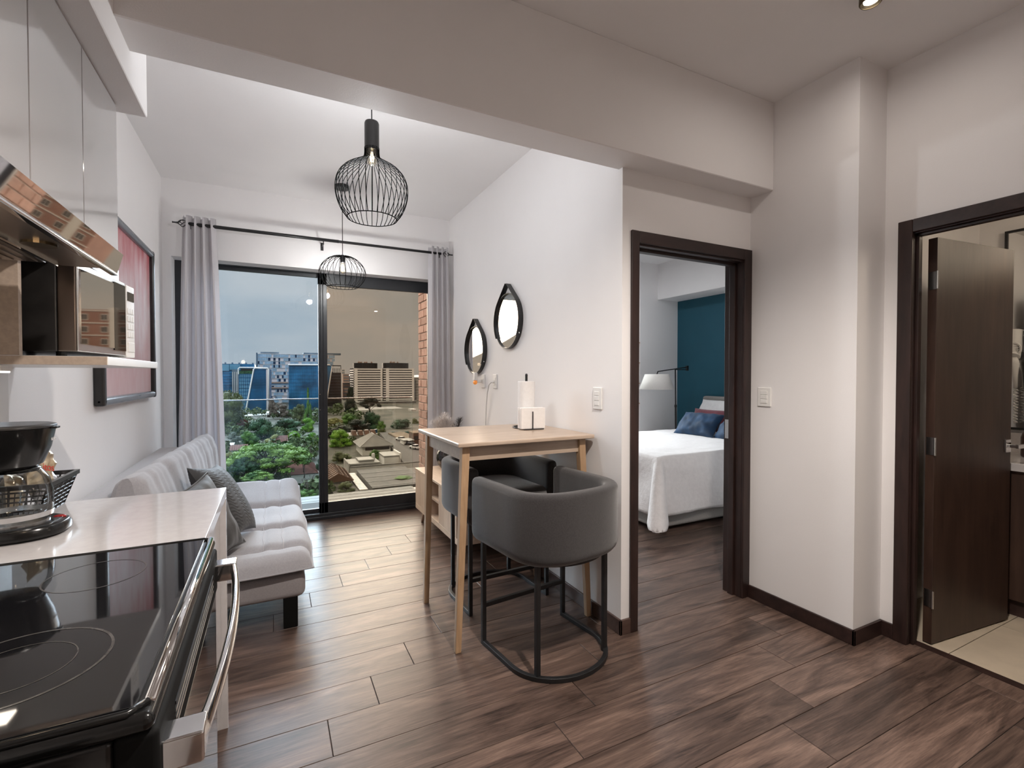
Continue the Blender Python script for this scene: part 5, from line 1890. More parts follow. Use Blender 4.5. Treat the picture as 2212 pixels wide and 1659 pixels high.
def slab(t, name, px0, px1, yt, yb, Y, dep, m, pm=None, **kw):
    """box whose front face fills the given photo rectangle at depth Y"""
    x0, x1 = gx(px0, Y), gx(px1, Y)
    mid = (px0 + px1) / 2
    z1 = gz(yt, mid, Y)
    z0 = GZ if yb is None else gz(yb, mid, Y)
    return B(x0, x1, Y, Y + dep, z0, z1).build(name, m, t, **kw), (x0, x1, z0, z1)


# blue office block at the left
t = building('office_tower', 'wide blue glass office block at the curtain edge of the view', 510, 420)
o, (x0, x1, z0, z1) = slab(t, 'body', 455, 549, 786, None, 420, 40, 'blue_glass')
mb = MB()
for k in range(30):
    mb.box(x0 - 0.3, x1 + 0.3, 419.7, 420, z1 - 3 - k * 2.2, z1 - 2.8 - k * 2.2)
mb.build('floor_lines', 'blue_glass_dark', t)
slab(t, 'upper_panel', 496, 519, 787, 799, 419.2, 1.0, 'blue_glass_pale')
slab(t, 'upper_panel', 460, 495, 787, 801, 419.2, 1.0, 'blue_glass_pale')
slab(t, 'shaft', 501, 515, 798, None, 418.5, 2, 'slate')
mb = MB()
for px in (502, 506, 510, 513):
    x = gx(px, 418.5)
    mb.box(x, x + 0.5, 417.9, 418.5, GZ, z1 - 6)
mb.build('fins', 'far_pale', t)
mb = MB()
for k in range(7):
    x = x0 + 4 + k * 4.6
    mb.box(x, x + 1.2, 425, 427, z1, z1 + random.uniform(0.4, 1.3))
mb.build('roof_plant', 'slate', t)

# green terraced glass block with white outline
t = building('office_tower', 'pale glass block with a planted roof terrace in a white outline', 532, 372)
o, (x0, x1, z0, z1) = slab(t, 'body', 516, 553, 808, None, 372, 30, 'blue_glass_pale')
mb = MB()
for k in range(9):
    x = x0 + (x1 - x0) * k / 8
    mb.box(x - 0.08, x + 0.08, 371.8, 372, GZ, z1)
for k in range(16):
    mb.box(x0, x1, 371.8, 372, z1 - 2.4 * k - 0.1, z1 - 2.4 * k + 0.1)
mb.build('mullions', 'blue_glass', t)
o, q = slab(t, 'terrace_planting', 516, 553, 801, 808, 372.5, 4, 'leaf_dark')
o, q = slab(t, 'penthouse', 520, 553, 796, 802, 376, 12, 'dark_window')
mb = MB()
xa, xb_ = gx(515, 371.5), gx(560, 371.5)
za = gz(794, 530, 371.5)
mb.tube([(xa, 371.5, za - 4.5), (xa, 371.5, za - 0.8), (xa + 0.8, 371.5, za), (xb_, 371.5, za)], 0.42, 6)
mb.build('white_outline', 'white_band', t)

# chequered hotel slab
t = building('apartment_block', 'tall chequered slab of pale blue windows and mauve panels', 640, 450)
Y = 450
o, (x0, x1, z0, z1) = slab(t, 'body', 557, 720, 765, None, Y, 26, 'mauve_panel')
rnd = random.Random(3)
pw, nv, sp = MB(), MB(), MB()
rows, cols = 14, 46
cw = (x1 - x0) / cols
rh = 2.93
for r_ in range(rows):
    zt = z1 - 0.5 - r_ * rh
    c_ = 0
    while c_ < cols:
        w = rnd.choice((1, 1, 2, 2, 3))
        if 7.5 < r_ < 8.5 or 9 < r_ < 9.5:
            w = cols
        kind = rnd.random()
        xa, xb_ = x0 + c_ * cw, x0 + min(c_ + w, cols) * cw
        if kind < 0.62:
            for q in range(w if w < cols else 1):
                pw.box(x0 + (c_ + q) * cw + 0.08, x0 + (c_ + q + 1) * cw - 0.08 if w < cols else x1, Y - 0.25, Y, zt - 2.45, zt)
        elif kind < 0.80:
            nv.box(xa + 0.05, min(xa + cw * 1.3, xb_), Y - 0.3, Y, zt - 2.5, zt)
        c_ += w
    sp.box(x0 - 0.2, x1 + 0.2, Y - 0.35, Y, zt + 0.05, zt + 0.38)
pw.build('pale_windows', 'pale_window', t)['kind'] = 'stuff'
nv.build('dark_windows', 'navy_window', t)['kind'] = 'stuff'
sp.build('floor_bands', 'far_pale', t)
B(x0 - 1.2, x0, Y - 0.6, Y + 26, GZ, z1 + 0.6).build('end_wall', 'slate', t)
B(x0 + 2, x0 + 16, Y + 4, Y + 10, z1, z1 + 1.6).build('roof_plant', 'slate', t)
B(x0 + 35, x0 + 66, Y + 4, Y + 10, z1, z1 + 1.6).build('roof_plant', 'slate', t)
for py in (825, 836):
    slab(t, 'brown_ledge', 580, 626, py, py + 3, Y - 1.2, 1.2, 'far_brown')

# leaning trapezoid tower with white frame
t = building('office_tower', 'blue glass tower framed by a leaning white outline', 560, 345)
Y = 345
P_ = [at(549, 797, Y), at(575, 797, Y), at(575, 892, Y), at(533, 892, Y)]
mb = MB()
mb.hexa([(P_[3].x, Y, P_[3].z), (P_[2].x, Y, P_[2].z), (P_[2].x + 3, Y + 20, P_[2].z), (P_[3].x, Y + 20, P_[3].z), (P_[0].x, Y, P_[0].z), (P_[1].x, Y, P_[1].z), (P_[1].x + 3, Y + 20, P_[1].z), (P_[0].x, Y + 20, P_[0].z)])
mb.build('glass_body', 'blue_glass_dark', t)
mb = MB()
for k in range(1, 14):
    z = P_[2].z + (P_[0].z - P_[2].z) * k / 14
    xa = P_[3].x + (P_[0].x - P_[3].x) * k / 14
    mb.box(xa, P_[1].x, Y - 0.12, Y, z - 0.08, z + 0.08)
for k in range(1, 7):
    x = P_[0].x + (P_[1].x - P_[0].x) * k / 7
    mb.box(x - 0.06, x + 0.06, Y - 0.12, Y, P_[2].z, P_[0].z)
mb.build('mullions', 'blue_glass', t)
slab(t, 'side_strip', 575, 580, 798, 890, Y - 0.3, 6, 'mauve_panel')
fr_ = [at(580, 866, Y), at(580, 799, Y), at(578, 795, Y), at(551, 795, Y), at(548, 798, Y), at(532, 883, Y), at(531, 888, Y), at(534, 891, Y), at(574, 891, Y), at(584, 884, Y)]
MB().tube([(p.x, Y - 0.8, p.z) for p in fr_], 0.40, 6).build('white_outline', 'white_band', t, smooth=True)
slab(t, 'ground_floor', 525, 578, 893, None, Y + 2, 14, 'blue_glass_dark')

# glass tower with white roof edge, seen through both panes
t = building('office_tower', 'large blue glass tower with a white roof edge behind the mullion', 665, 352)
Y = 352
P_ = [at(624, 788, Y), at(717, 788, Y), at(700, 905, Y), at(624, 905, Y)]
MB().hexa([(P_[3].x, Y, P_[3].z), (P_[2].x, Y, P_[2].z), (P_[2].x, Y + 24, P_[2].z), (P_[3].x, Y + 24, P_[3].z), (P_[0].x, Y, P_[0].z), (P_[1].x, Y, P_[1].z), (P_[1].x, Y + 24, P_[1].z), (P_[0].x, Y + 24, P_[0].z)]).build('glass_body', 'blue_glass', t)
mb = MB()
for k in range(1, 15):
    z = P_[3].z + (P_[0].z - P_[3].z) * k / 15
    mb.box(P_[0].x, P_[0].x + (P_[1].x - P_[0].x) * (0.80 + 0.2 * k / 15), Y - 0.12, Y, z - 0.07, z + 0.07)
for k in range(1, 16):
    x = P_[0].x + (P_[1].x - P_[0].x) * 0.82 * k / 16
    mb.box(x - 0.06, x + 0.06, Y - 0.12, Y, P_[3].z, P_[0].z)
mb.build('mullions', 'blue_glass_dark', t)
MB().tube([(P_[0].x - 0.5, Y - 0.6, P_[0].z), (P_[1].x - 1.5, Y - 0.6, P_[0].z + 0.2), (P_[1].x, Y - 0.6, P_[1].z - 1.2), (P_[2].x, Y - 0.6, P_[2].z)], 0.38, 6).build('white_outline', 'white_band', t, smooth=True)
slab(t, 'plinth', 622, 706, 905, None, Y + 1, 22, 'blue_glass_dark')

# dark green glass tower
t = building('office_tower', 'dark green glass tower with a roof pergola and white corner posts', 727, 382)
Y = 382
o, (x0, x1, z0, z1) = slab(t, 'body', 706, 737, 805, 890, Y, 22, 'dark_glass')
mb = MB()
for k in range(1, 14):
    z = z1 - k * 2.2
    mb.box(x0, x1, Y - 0.12, Y, z - 0.07, z + 0.07)
mb.build('mullions', 'slate', t)
mb = MB()
xa, xb_ = gx(719, Y), gx(736.5, Y)
zt = gz(789, 728, Y)
mb.box(xa, xb_, Y, Y + 10, zt - 0.6, zt)
for k in range(6):
    x = xa + (xb_ - xa) * k / 5.2
    mb.box(x, x + 0.35, Y, Y + 0.5, z1, zt - (0 if k == 5 else 2.2))
mb.build('roof_pergola', 'dark_window', t)
slab(t, 'corner_post', 737, 739, 806, 888, Y - 0.5, 1.0, 'white_band')
o, q = slab(t, 'podium', 709, 740, 891, None, Y - 1, 20, 'white_wall')


# twin banded towers
def banded(px0, px1, ys, label):
    Y = 430
    t = building('banded_tower', label, (px0 + px1) / 2, Y, group='twin banded towers')
    o, (x0, x1, z0, z1) = slab(t, 'body', px0, px1, 796, 866, Y, 22, 'dark_window')
    fl_ = gx(px0 + ys, Y)
    rb = gx(px1 - 4, Y)
    n = 14
    step = (z1 - z0) / n
    bm = MB()
    for k in range(n):
        bm.box(fl_, rb, Y - 0.5, Y, z1 - k * step - step * 0.58, z1 - k * step)
        bm.box(x0, fl_, Y - 0.15, Y + 22, z1 - k * step - step * 0.45, z1 - k * step)
    bm.build('spandrel_bands', 'white_band', t)
    B(fl_ - 2.6, fl_, Y - 0.7, Y, z0, z1 + 0.2).build('corner_pier', 'white_band', t)
    B(rb, x1, Y - 0.7, Y + 20, z0, z1 + 0.2).build('corner_pier', 'white_band', t)
    zc = gz(784, (px0 + px1) / 2, Y)
    mb = MB().lathe([(1, 0), (1, zc - z1)], (0, 0, z1), 28)
    cxm, hwid = (gx(px0 + 3, Y) + gx(px1 - 6, Y)) / 2, (gx(px1 - 6, Y) - gx(px0 + 3, Y)) / 2
    mb.xf(Matrix.Translation((cxm, Y + 10, 0)) @ Matrix.Diagonal((hwid, 9.5, 1, 1)))
    mb.build('roof_crown', 'dark_window', t)
    mb = MB()
    rn = random.Random(int(px0))
    for k in range(6):
        x = cxm + rn.uniform(-7, 5)
        mb.blob((x, Y + 8, zc + 0.6), (0.8, 0.5, 0.8), 8, 6)
        mb.box(x - 0.1, x + 0.1, Y + 7.9, Y + 8.1, zc - 0.2, zc + rn.uniform(0.5, 2.4))
    mb.build('antennas', 'far_brown', t)


banded(764, 826, 8, 'white and black banded tower, nearer the window mullion')
banded(828, 894, 12, 'white and black banded tower, nearer the brick wall')
t = building('lift_tower', 'slim pale concrete tower frame beside the brick wall', 900, 440)
o, (x0, x1, z0, z1) = slab(t, 'body', 897, 906, 815, None, 440, 8, 'conc_wall')
mb = MB()
for k in range(14):
    mb.box(x0 - 0.3, x1, 439.6, 440, z1 - 2.6 * k - 0.5, z1 - 2.6 * k)
mb.build('ledges', 'far_pale', t)

# podium, parking deck, low white block
t = building('podium', 'grey concrete podium wall below the twin banded towers', 835, 400)
o, (x0, x1, z0, z1) = slab(t, 'body', 772, 897, 868, 889, 400, 16, 'conc_wall')
mb = MB()
for k in range(7):
    x = x0 + (x1 - x0) * k / 6
    mb.box(x - 0.15, x + 0.15, 399.8, 400, z0, z1)
mb.box(x0, x1, 399.6, 400, z1 - 0.6, z1)
mb.build('joints', 'grey_roof', t)
t = building('parking_deck', 'flat pale parking deck with cars on its roof', 840, 330)
o, (x0, x1, z0, z1) = slab(t, 'deck', 765, 902, 900, None, 300, 62, 'white_roof')
B(x0 + 18, x1 - 5, 299.4, 300, z1, z1 + 1.2).build('parapet', 'white_wall', t)
slab(t, 'lower_wall', 818, 886, 903, None, 298, 2, 'white_wall')
mb = MB()
for k in range(12):
    px = 822 + k * 4.6
    xx = gx(px, 297.8)
    mb.box(xx, xx + 0.8, 297.6, 298.2, gz(909, px, 297.8), gz(906.5, px, 297.8))
mb.build('windows', 'dark_window', t)
slab(t, 'stair_hut', 888, 899, 884, 900, 305, 8, 'far_pale')
DECKZ = z1
deckx = (x0, x1)


# cars
def car_proto(m, label, loc, rz):
    t = thing('car', label, 'car', loc, rz, 'parked cars')
    MB().hexa([(-0.85, -2.1, 0.3), (0.85, -2.1, 0.3), (0.85, 2.1, 0.3), (-0.85, 2.1, 0.3), (-0.82, -2.05, 0.85), (0.82, -2.05, 0.85), (0.82, 2.05, 0.85), (-0.82, 2.05, 0.85)]).build('body', m, t, local=True, bevel=0.12)
    MB().hexa([(-0.78, -1.5, 0.85), (0.78, -1.5, 0.85), (0.78, 0.9, 0.85), (-0.78, 0.9, 0.85), (-0.62, -1.1, 1.4), (0.62, -1.1, 1.4), (0.62, 0.4, 1.4), (-0.62, 0.4, 1.4)]).build('cabin', 'dark_window', t, local=True, bevel=0.06)
    for x in (-0.85, 0.70):
        for y in (-1.35, 1.35):
            MB().tube([(x, y, 0.32), (x + 0.15, y, 0.32)], 0.32, 12).build('wheel', 'black_plastic', t, local=True)
    return t


cars = {m: None for m in ('car_white', 'car_red', 'car_dark')}
cn = {'car_white': 'white', 'car_red': 'red', 'car_dark': 'dark'}
spots = [(836, 312, 0.2, 'car_dark', 'parked nearest the araucaria on the parking deck'), (842, 322, 0.3, 'car_white', 'parked beside the dark car on the parking deck'), (850, 312, 0.2, 'car_red', 'parked mid-row on the parking deck'),
         (862, 316, 0.3, 'car_dark', 'parked past the red car on the parking deck'), (868, 322, 0.4, 'car_white', 'parked second from the stair hut on the parking deck'), (875, 315, 0.3, 'car_red', 'parked nearest the stair hut on the parking deck'), (818, 316, 0.3, 'car_red', 'parked at the tree end of the parking deck')]
for px, Y, a, m, pl_ in spots:
    loc = (gx(px, Y), Y, DECKZ + 0.02)
    lab = '%s car %s' % (cn[m], pl_)
    if cars[m] is None:
        cars[m] = car_proto(m, lab, loc, PI / 2 + a)
    else:
        clone(cars[m], loc, PI / 2 + a, lab)
for px, py, m, lab in ((884, 983, 'car_dark', 'dark car driving along the street beside the white house'), (866, 972, 'car_white', 'white car parked by the street corner'), (897, 995, 'car_white', 'white car parked at the near end of the street')):
    Y = 23.4 * 1034 / (py - 811) / 0.94
    p = at(px, py, Y)
    clone(cars[m], (p.x, p.y, GZ + 1.5), 0.35, lab)


# low houses
def house(name, label, px0, px1, yt, yb, Y, dep, wallm, roofm, roof='flat', rise=2.0, over=0.5, win=0, group=None, ridge='x'):
    t = building(name, label, (px0 + px1) / 2, Y, group)
    x0, x1 = gx(px0, Y), gx(px1, Y)
    mid = (px0 + px1) / 2
    z1 = gz(yt, mid, Y)
    B(x0, x1, Y, Y + dep, GZ - 0.5, z1).build('walls', wallm, t)
    if roof == 'flat':
        B(x0 - over, x1 + over, Y - over, Y + dep + over, z1, z1 + 0.35).build('roof', roofm, t)
    else:
        a, b, c, d = x0 - over, x1 + over, Y - over, Y + dep + over
        mb = MB()
        if roof == 'hip':
            k = min(b - a, d - c) * 0.45
            if b - a > d - c:
                r0, r1 = (a + k, (c + d) / 2), (b - k, (c + d) / 2)
            else:
                r0, r1 = ((a + b) / 2, c + k), ((a + b) / 2, d - k)
        elif ridge == 'y':
            r0, r1 = ((a + b) / 2, c), ((a + b) / 2, d)
        else:
            r0, r1 = (a, (c + d) / 2), (b, (c + d) / 2)
        vs_ = [(a, c, z1), (b, c, z1), (b, d, z1), (a, d, z1), (r0[0], r0[1], z1 + rise), (r1[0], r1[1], z1 + rise)]
        mb.v = vs_
        if (roof == 'hip' and b - a > d - c) or (roof != 'hip' and ridge == 'x'):
            mb.f = [(0, 1, 5, 4), (1, 2, 5), (2, 3, 4, 5), (3, 0, 4), (3, 2, 1, 0)]
        else:
            mb.f = [(0, 1, 4), (1, 2, 5, 4), (2, 3, 5), (3, 0, 4, 5), (3, 2, 1, 0)]
        mb.build('roof', roofm, t, solid=0.15)
        # standing seams
        sm2 = MB()
        e0, e1 = Vector(vs_[0]), Vector(vs_[1])
        q0, q1 = (Vector(vs_[4]), Vector(vs_[5]))
        if len(mb.f[0]) == 4:
            for k in range(9):
                u = k / 8
                sm2.tube([e0.lerp(e1, u) + Vector((0, 0, 0.1)), q0.lerp(q1, u) + Vector((0, 0, 0.1))], 0.06, 4)
        else:
            e1, e2 = Vector(vs_[0]), Vector(vs_[3])
            for k in range(9):
                u = k / 8
                sm2.tube([e1.lerp(e2, u) + Vector((0, 0, 0.1)), q0.lerp(q1, u) + Vector((0, 0, 0.1))], 0.06, 4)
                sm2.tube([Vector(vs_[1]).lerp(Vector(vs_[2]), u) + Vector((0, 0, 0.1)), q0.lerp(q1, u) + Vector((0, 0, 0.1))], 0.06, 4)
            sm2.tube([q0 + Vector((0, 0, 0.1)), q1 + Vector((0, 0, 0.1))], 0.12, 4)
        sm2.build('roof_seams', 'far_pale' if roofm == 'white_roof' else roofm, t)
    for k in range(win):
        w = (x1 - x0) / win
        B(x0 + w * k + w * 0.12, x0 + w * (k + 1) - w * 0.12, Y - 0.08, Y, z1 - 1.9, z1 - 0.7).build('window', 'dark_window', t)
    return t, (x0, x1, z1)


t, q = house('villa', 'white two-storey house with a pale hip roof beside the street', 782, 843, 963, 990, 146, 12, 'white_wall', 'white_roof', 'hip', 3.0, 0.8, 0)
B(q[0] + 0.8, q[1] - 0.4, 145.9, 146, q[2] - 1.2, q[2] - 0.35).build('window', 'dark_window', t)
for u0, u1 in ((0.05, 0.25), (0.3, 0.72), (0.76, 0.97)):
    B(q[0] + (q[1] - q[0]) * u0, q[0] + (q[1] - q[0]) * u1, 145.9, 146, q[2] - 4.0, q[2] - 3.0).build('window', 'dark_window', t)
t, q = house('sawtooth_building', 'white building with small dark dormers behind the hip-roofed house', 757, 812, 941, 950, 172, 8, 'white_wall', 'white_roof', 'flat', win=4)
for k in range(4):
    x = q[0] + (q[1] - q[0]) * (k + 0.2) / 4
    MB().hexa([(x, 171, q[2] + 0.3), (x + 1.5, 171, q[2] + 0.3), (x + 1.5, 175, q[2] + 0.3), (x, 175, q[2] + 0.3), (x, 172.8, q[2] + 1.7), (x + 1.5, 172.8, q[2] + 1.7), (x + 1.5, 175, q[2] + 1.7), (x, 175, q[2] + 1.7)]).build('dormer', 'rust_roof', t)
for k in range(2):
    MB().lathe([(0.6, 0), (0.6, 1.3)], (q[0] + 6.0 + k * 3.2, 176, q[2] + 0.3), 10).build('water_tank', 'blue_glass', t)
t, q = house('annex', 'low white flat-roofed annex with a raised side wall beside the street', 829, 861, 987, 1001, 126, 7, 'white_wall', 'white_roof', 'flat', over=0.1)
B(q[1] + 0.1, q[1] + 0.5, 125.5, 133, GZ, q[2] + 0.9).build('side_wall', 'white_wall', t)
t, q = house('workshop', 'long low workshop with a pale flat roof behind the stained boundary wall', 757, 818, 1003, 1010, 121, 7, 'conc_wall', 'white_roof', 'flat', over=0.2, win=7)
B(q[0] + 2, q[1] - 1, 122, 127, q[2] + 0.35, q[2] + 0.9).build('upper_roof', 'white_roof', t)
MB().lathe([(0.45, 0), (0.45, 1.2), (0.3, 1.5)], (q[1] - 0.5, 126, q[2] + 0.3), 12).build('water_tank', 'white_wall', t)
t = thing('boundary_wall', 'long stained concrete boundary wall across the view', 'wall', (gx(830, 117), 117, GZ), group=None)
xa, xb_ = gx(755, 117), gx(925, 117)
B(xa, xb_, 116.8, 117.1, GZ, gz(1004, 830, 117)).build('wall_face', 'far_pale', t)
B(xa - 0.1, xb_, 116.7, 117.2, gz(1004, 830, 117), gz(1002.5, 830, 117)).build('coping', 'conc', t)
B(xa - 0.3, xa, 117, 126, GZ, gz(1002, 757, 117)).build('return_wall', 'conc_wall', t)
t, q = house('barn', 'old building with a rusty corrugated gable roof by the mullion', 702, 757, 1040, 1052, 99, 12, 'conc_wall', 'rust_roof', 'gable', 1.5, 0.4, 0, ridge='y')
for k in range(7):
    x = q[0] - 0.4 + (q[1] - q[0] + 0.8) * k / 6
    zc = q[2] + 1.5 * (1 - abs(k / 3 - 1))
    MB().tube([(x, 98.6, zc + 0.12), (x, 111.4, zc + 0.12)], 0.10, 4).build('roof_rib', 'rust_roof', t)
t = thing('shed', 'narrow shed with a bright white corrugated roof beside the rusty roof', 'shed', (gx(778, 96), 96, GZ))
p0, p1_, p2_, p3 = at(777, 1058, 93), at(795, 1056, 93), at(776, 1026, 110), at(762, 1026, 110)
zr = p0.z
B(p0.x + 0.2, p1_.x - 0.2, 93.2, 110, GZ, zr - 0.2).build('walls', 'white_wall', t)
MB().hexa([(p0.x, 93, zr - 0.15), (p1_.x, 93, zr - 0.15), (p1_.x, 110, zr - 0.15), (p0.x, 110, zr - 0.15), (p0.x, 93, zr), (p1_.x, 93, zr), (p1_.x, 110, zr), (p0.x, 110, zr)]).build('roof', 'white_band', t)
mb = MB()
for k in range(14):
    y = 93.3 + k * 1.25
    mb.box(p0.x, p1_.x, y, y + 0.12, zr, zr + 0.05)
mb.build('roof_ribs', 'far_pale', t)
B(p0.x + 0.2, p1_.x - 1.4, 93.0, 93.2, zr - 1.2, zr - 0.3).build('red_sign_board', 'red_roof', t)
t = thing('warehouse', 'large plain grey roof with fine seams at the foot of the view', 'building', (gx(840, 96), 96, GZ))
pa = [at(790, 1062, 88), at(912, 1053, 88), at(912, 1018, 107), at(795, 1030, 107)]
zr = GZ + 2.6
B(gx(804, 90), gx(925, 90), 90, 109, GZ, zr).build('roof_slab', 'grey_roof', t)
mb = MB()
for k in range(5):
    y = 91 + k * 4.4
    mb.box(gx(804, 90), gx(925, 90), y, y + 0.12, zr, zr + 0.06)
mb.build('roof_seams', 'dark_window', t)
# building site and teal hoarding near the brick wall
t = thing('hoarding', 'teal site hoarding round a patch of bare earth near the brick wall', 'fence', (gx(880, 176), 176, GZ))
B(gx(868, 182), gx(894, 182), 182, 182.2, GZ, gz(932, 880, 182)).build('long_panel', 'teal_fence', t)
B(gx(846, 180), gx(853, 180), 180, 180.2, GZ, gz(933, 850, 180)).build('short_panel', 'teal_fence', t)
sg = MB().box(gx(858, 165), gx(896, 165), 158, 180, GZ - 0.5, GZ + 2.0)
o = sg.build('bare_earth', 'tan_dirt', gd)
t, q = house('site_hut', 'small white site huts beside the bare earth', 872, 893, 953, 962, 150, 5, 'white_wall', 'white_roof', 'flat', over=0.2, win=3)
t, q = house('orange_frame', 'rust brown unfinished block against the brick wall', 893, 915, 937, 960, 152, 6, 'rust_roof', 'tan_dirt', 'flat', over=0.1, win=2)
# left-hand houses among the trees
house('podium_house', 'white podium block with small dark windows under the glass towers', 575, 624, 893, 915, 300, 20, 'white_wall', 'white_wall', 'flat', over=0.1, win=5)
house('canopy_block', 'low white canopy building below the leaning tower', 517, 578, 899, 905, 318, 14, 'slate', 'white_band', 'flat', over=0.8)
house('cottage', 'red-roofed cottage among trees below the glass towers', 507, 535, 919, 930, 235, 9, 'far_pale', 'red_roof', 'hip', 2.6, 0.4, 2, group='red-roofed cottages')
house('cottage', 'red-roofed cottage right behind the umbrella pine crown', 594, 618, 957, 968, 160, 7, 'white_wall', 'red_roof', 'gable', 1.8, 0.4, 0, group='red-roofed cottages')
house('cottage', 'broad pink-roofed house behind the umbrella pine trunk', 600, 682, 1024, 1036, 122, 12, 'white_wall', 'red_roof', 'hip', 3.2, 0.5, 4, group='red-roofed cottages')
house('cottage', 'low tan house behind the charcoal cushion', 480, 500, 965, 985, 158, 6, 'far_brown', 'far_pale', 'flat', 2, 0.3, 0, group='red-roofed cottages')
house('cottage', 'pale house with a red edge left of the pine', 497, 530, 972, 985, 150, 6, 'white_wall', 'red_roof', 'gable', 1.0, 0.3, 2, group='red-roofed cottages')
# far towers in haze
for px0, px1, yt, Y, m, lab in ((741, 754, 808, 560, 'far_brown', 'distant brown tower between the dark and the banded towers'), (738, 745, 798, 640, 'far_pale', 'distant pale tower behind the dark glass tower'), (754, 768, 812, 700, 'slate', 'distant grey-blue block beside the banded tower'), (740, 766, 826, 480, 'far_brown', 'long low brown block in front of the distant towers')):
    t = building('distant_tower', lab, (px0 + px1) / 2, Y)
    o, (x0, x1, z0, z1) = slab(t, 'body', px0, px1, yt, None, Y, 14, m)
    mb = MB()
    for k in range(8):
        mb.box(x0 + 0.5, x1 - 0.5, Y - 0.2, Y, z1 - 1.8 - k * 3, z1 - 0.9 - k * 3)
    mb.build('window_rows', 'slate', t)

# brick apartment house standing round the corner of the brick wall (mirrored in hood and microwave)
t = thing('brick_apartments', 'brick apartment house round the corner, mirrored in the range hood and microwave', 'building', (70, 147, GZ))
bx0, bx1, by, bz = 46.0, 112.0, 140.0, 17.5
B(bx0, bx1, by, by + 14, GZ, bz).build('walls', 'brick_far', t)
mb = MB()
for k in range(13):
    z = bz - 0.2 - k * 3.0
    mb.box(bx0 - 0.1, bx1, by - 0.15, by, z - 0.22, z)
mb.build('floor_bands', 'white_band', t)
w0 = None
for r_ in range(11):
    for c_ in range(16):
        x = bx0 + 2.0 + c_ * 4.1
        z = bz - 2.6 - r_ * 3.0
        if w0 is None:
            w0 = MB().box(-0.75, 0.75, -0.12, 0.05, 0, 1.5).build('window', 'white_band', t, local=True)
            g0 = MB().box(-0.62, -0.06, -0.14, -0.11, 0.12, 1.38).box(0.06, 0.62, -0.14, -0.11, 0.12, 1.38).build('pane', 'dark_window', w0, local=True)
            w0.location = (x - 70, by - 147, z - GZ)
        else:
            c2_ = inst(w0, t, loc=(x - 70, by - 147, z - GZ))
            g2_ = g0.copy()
            COL.objects.link(g2_)
            g2_.parent = c2_
for x in (bx0 + 4.0, bx0 + 16.4, bx0 + 28.6, bx0 + 45.0):
    B(x - 0.9, x + 0.9, by - 0.3, by, GZ, bz + 0.5).build('white_pier', 'white_band', t)
B(bx0 + 5, bx0 + 8, by + 4, by + 8, bz, bz + 1.8).build('stair_head', 'brick_far', t)

# ------------------------------------------------------------------ trees
TM = {}


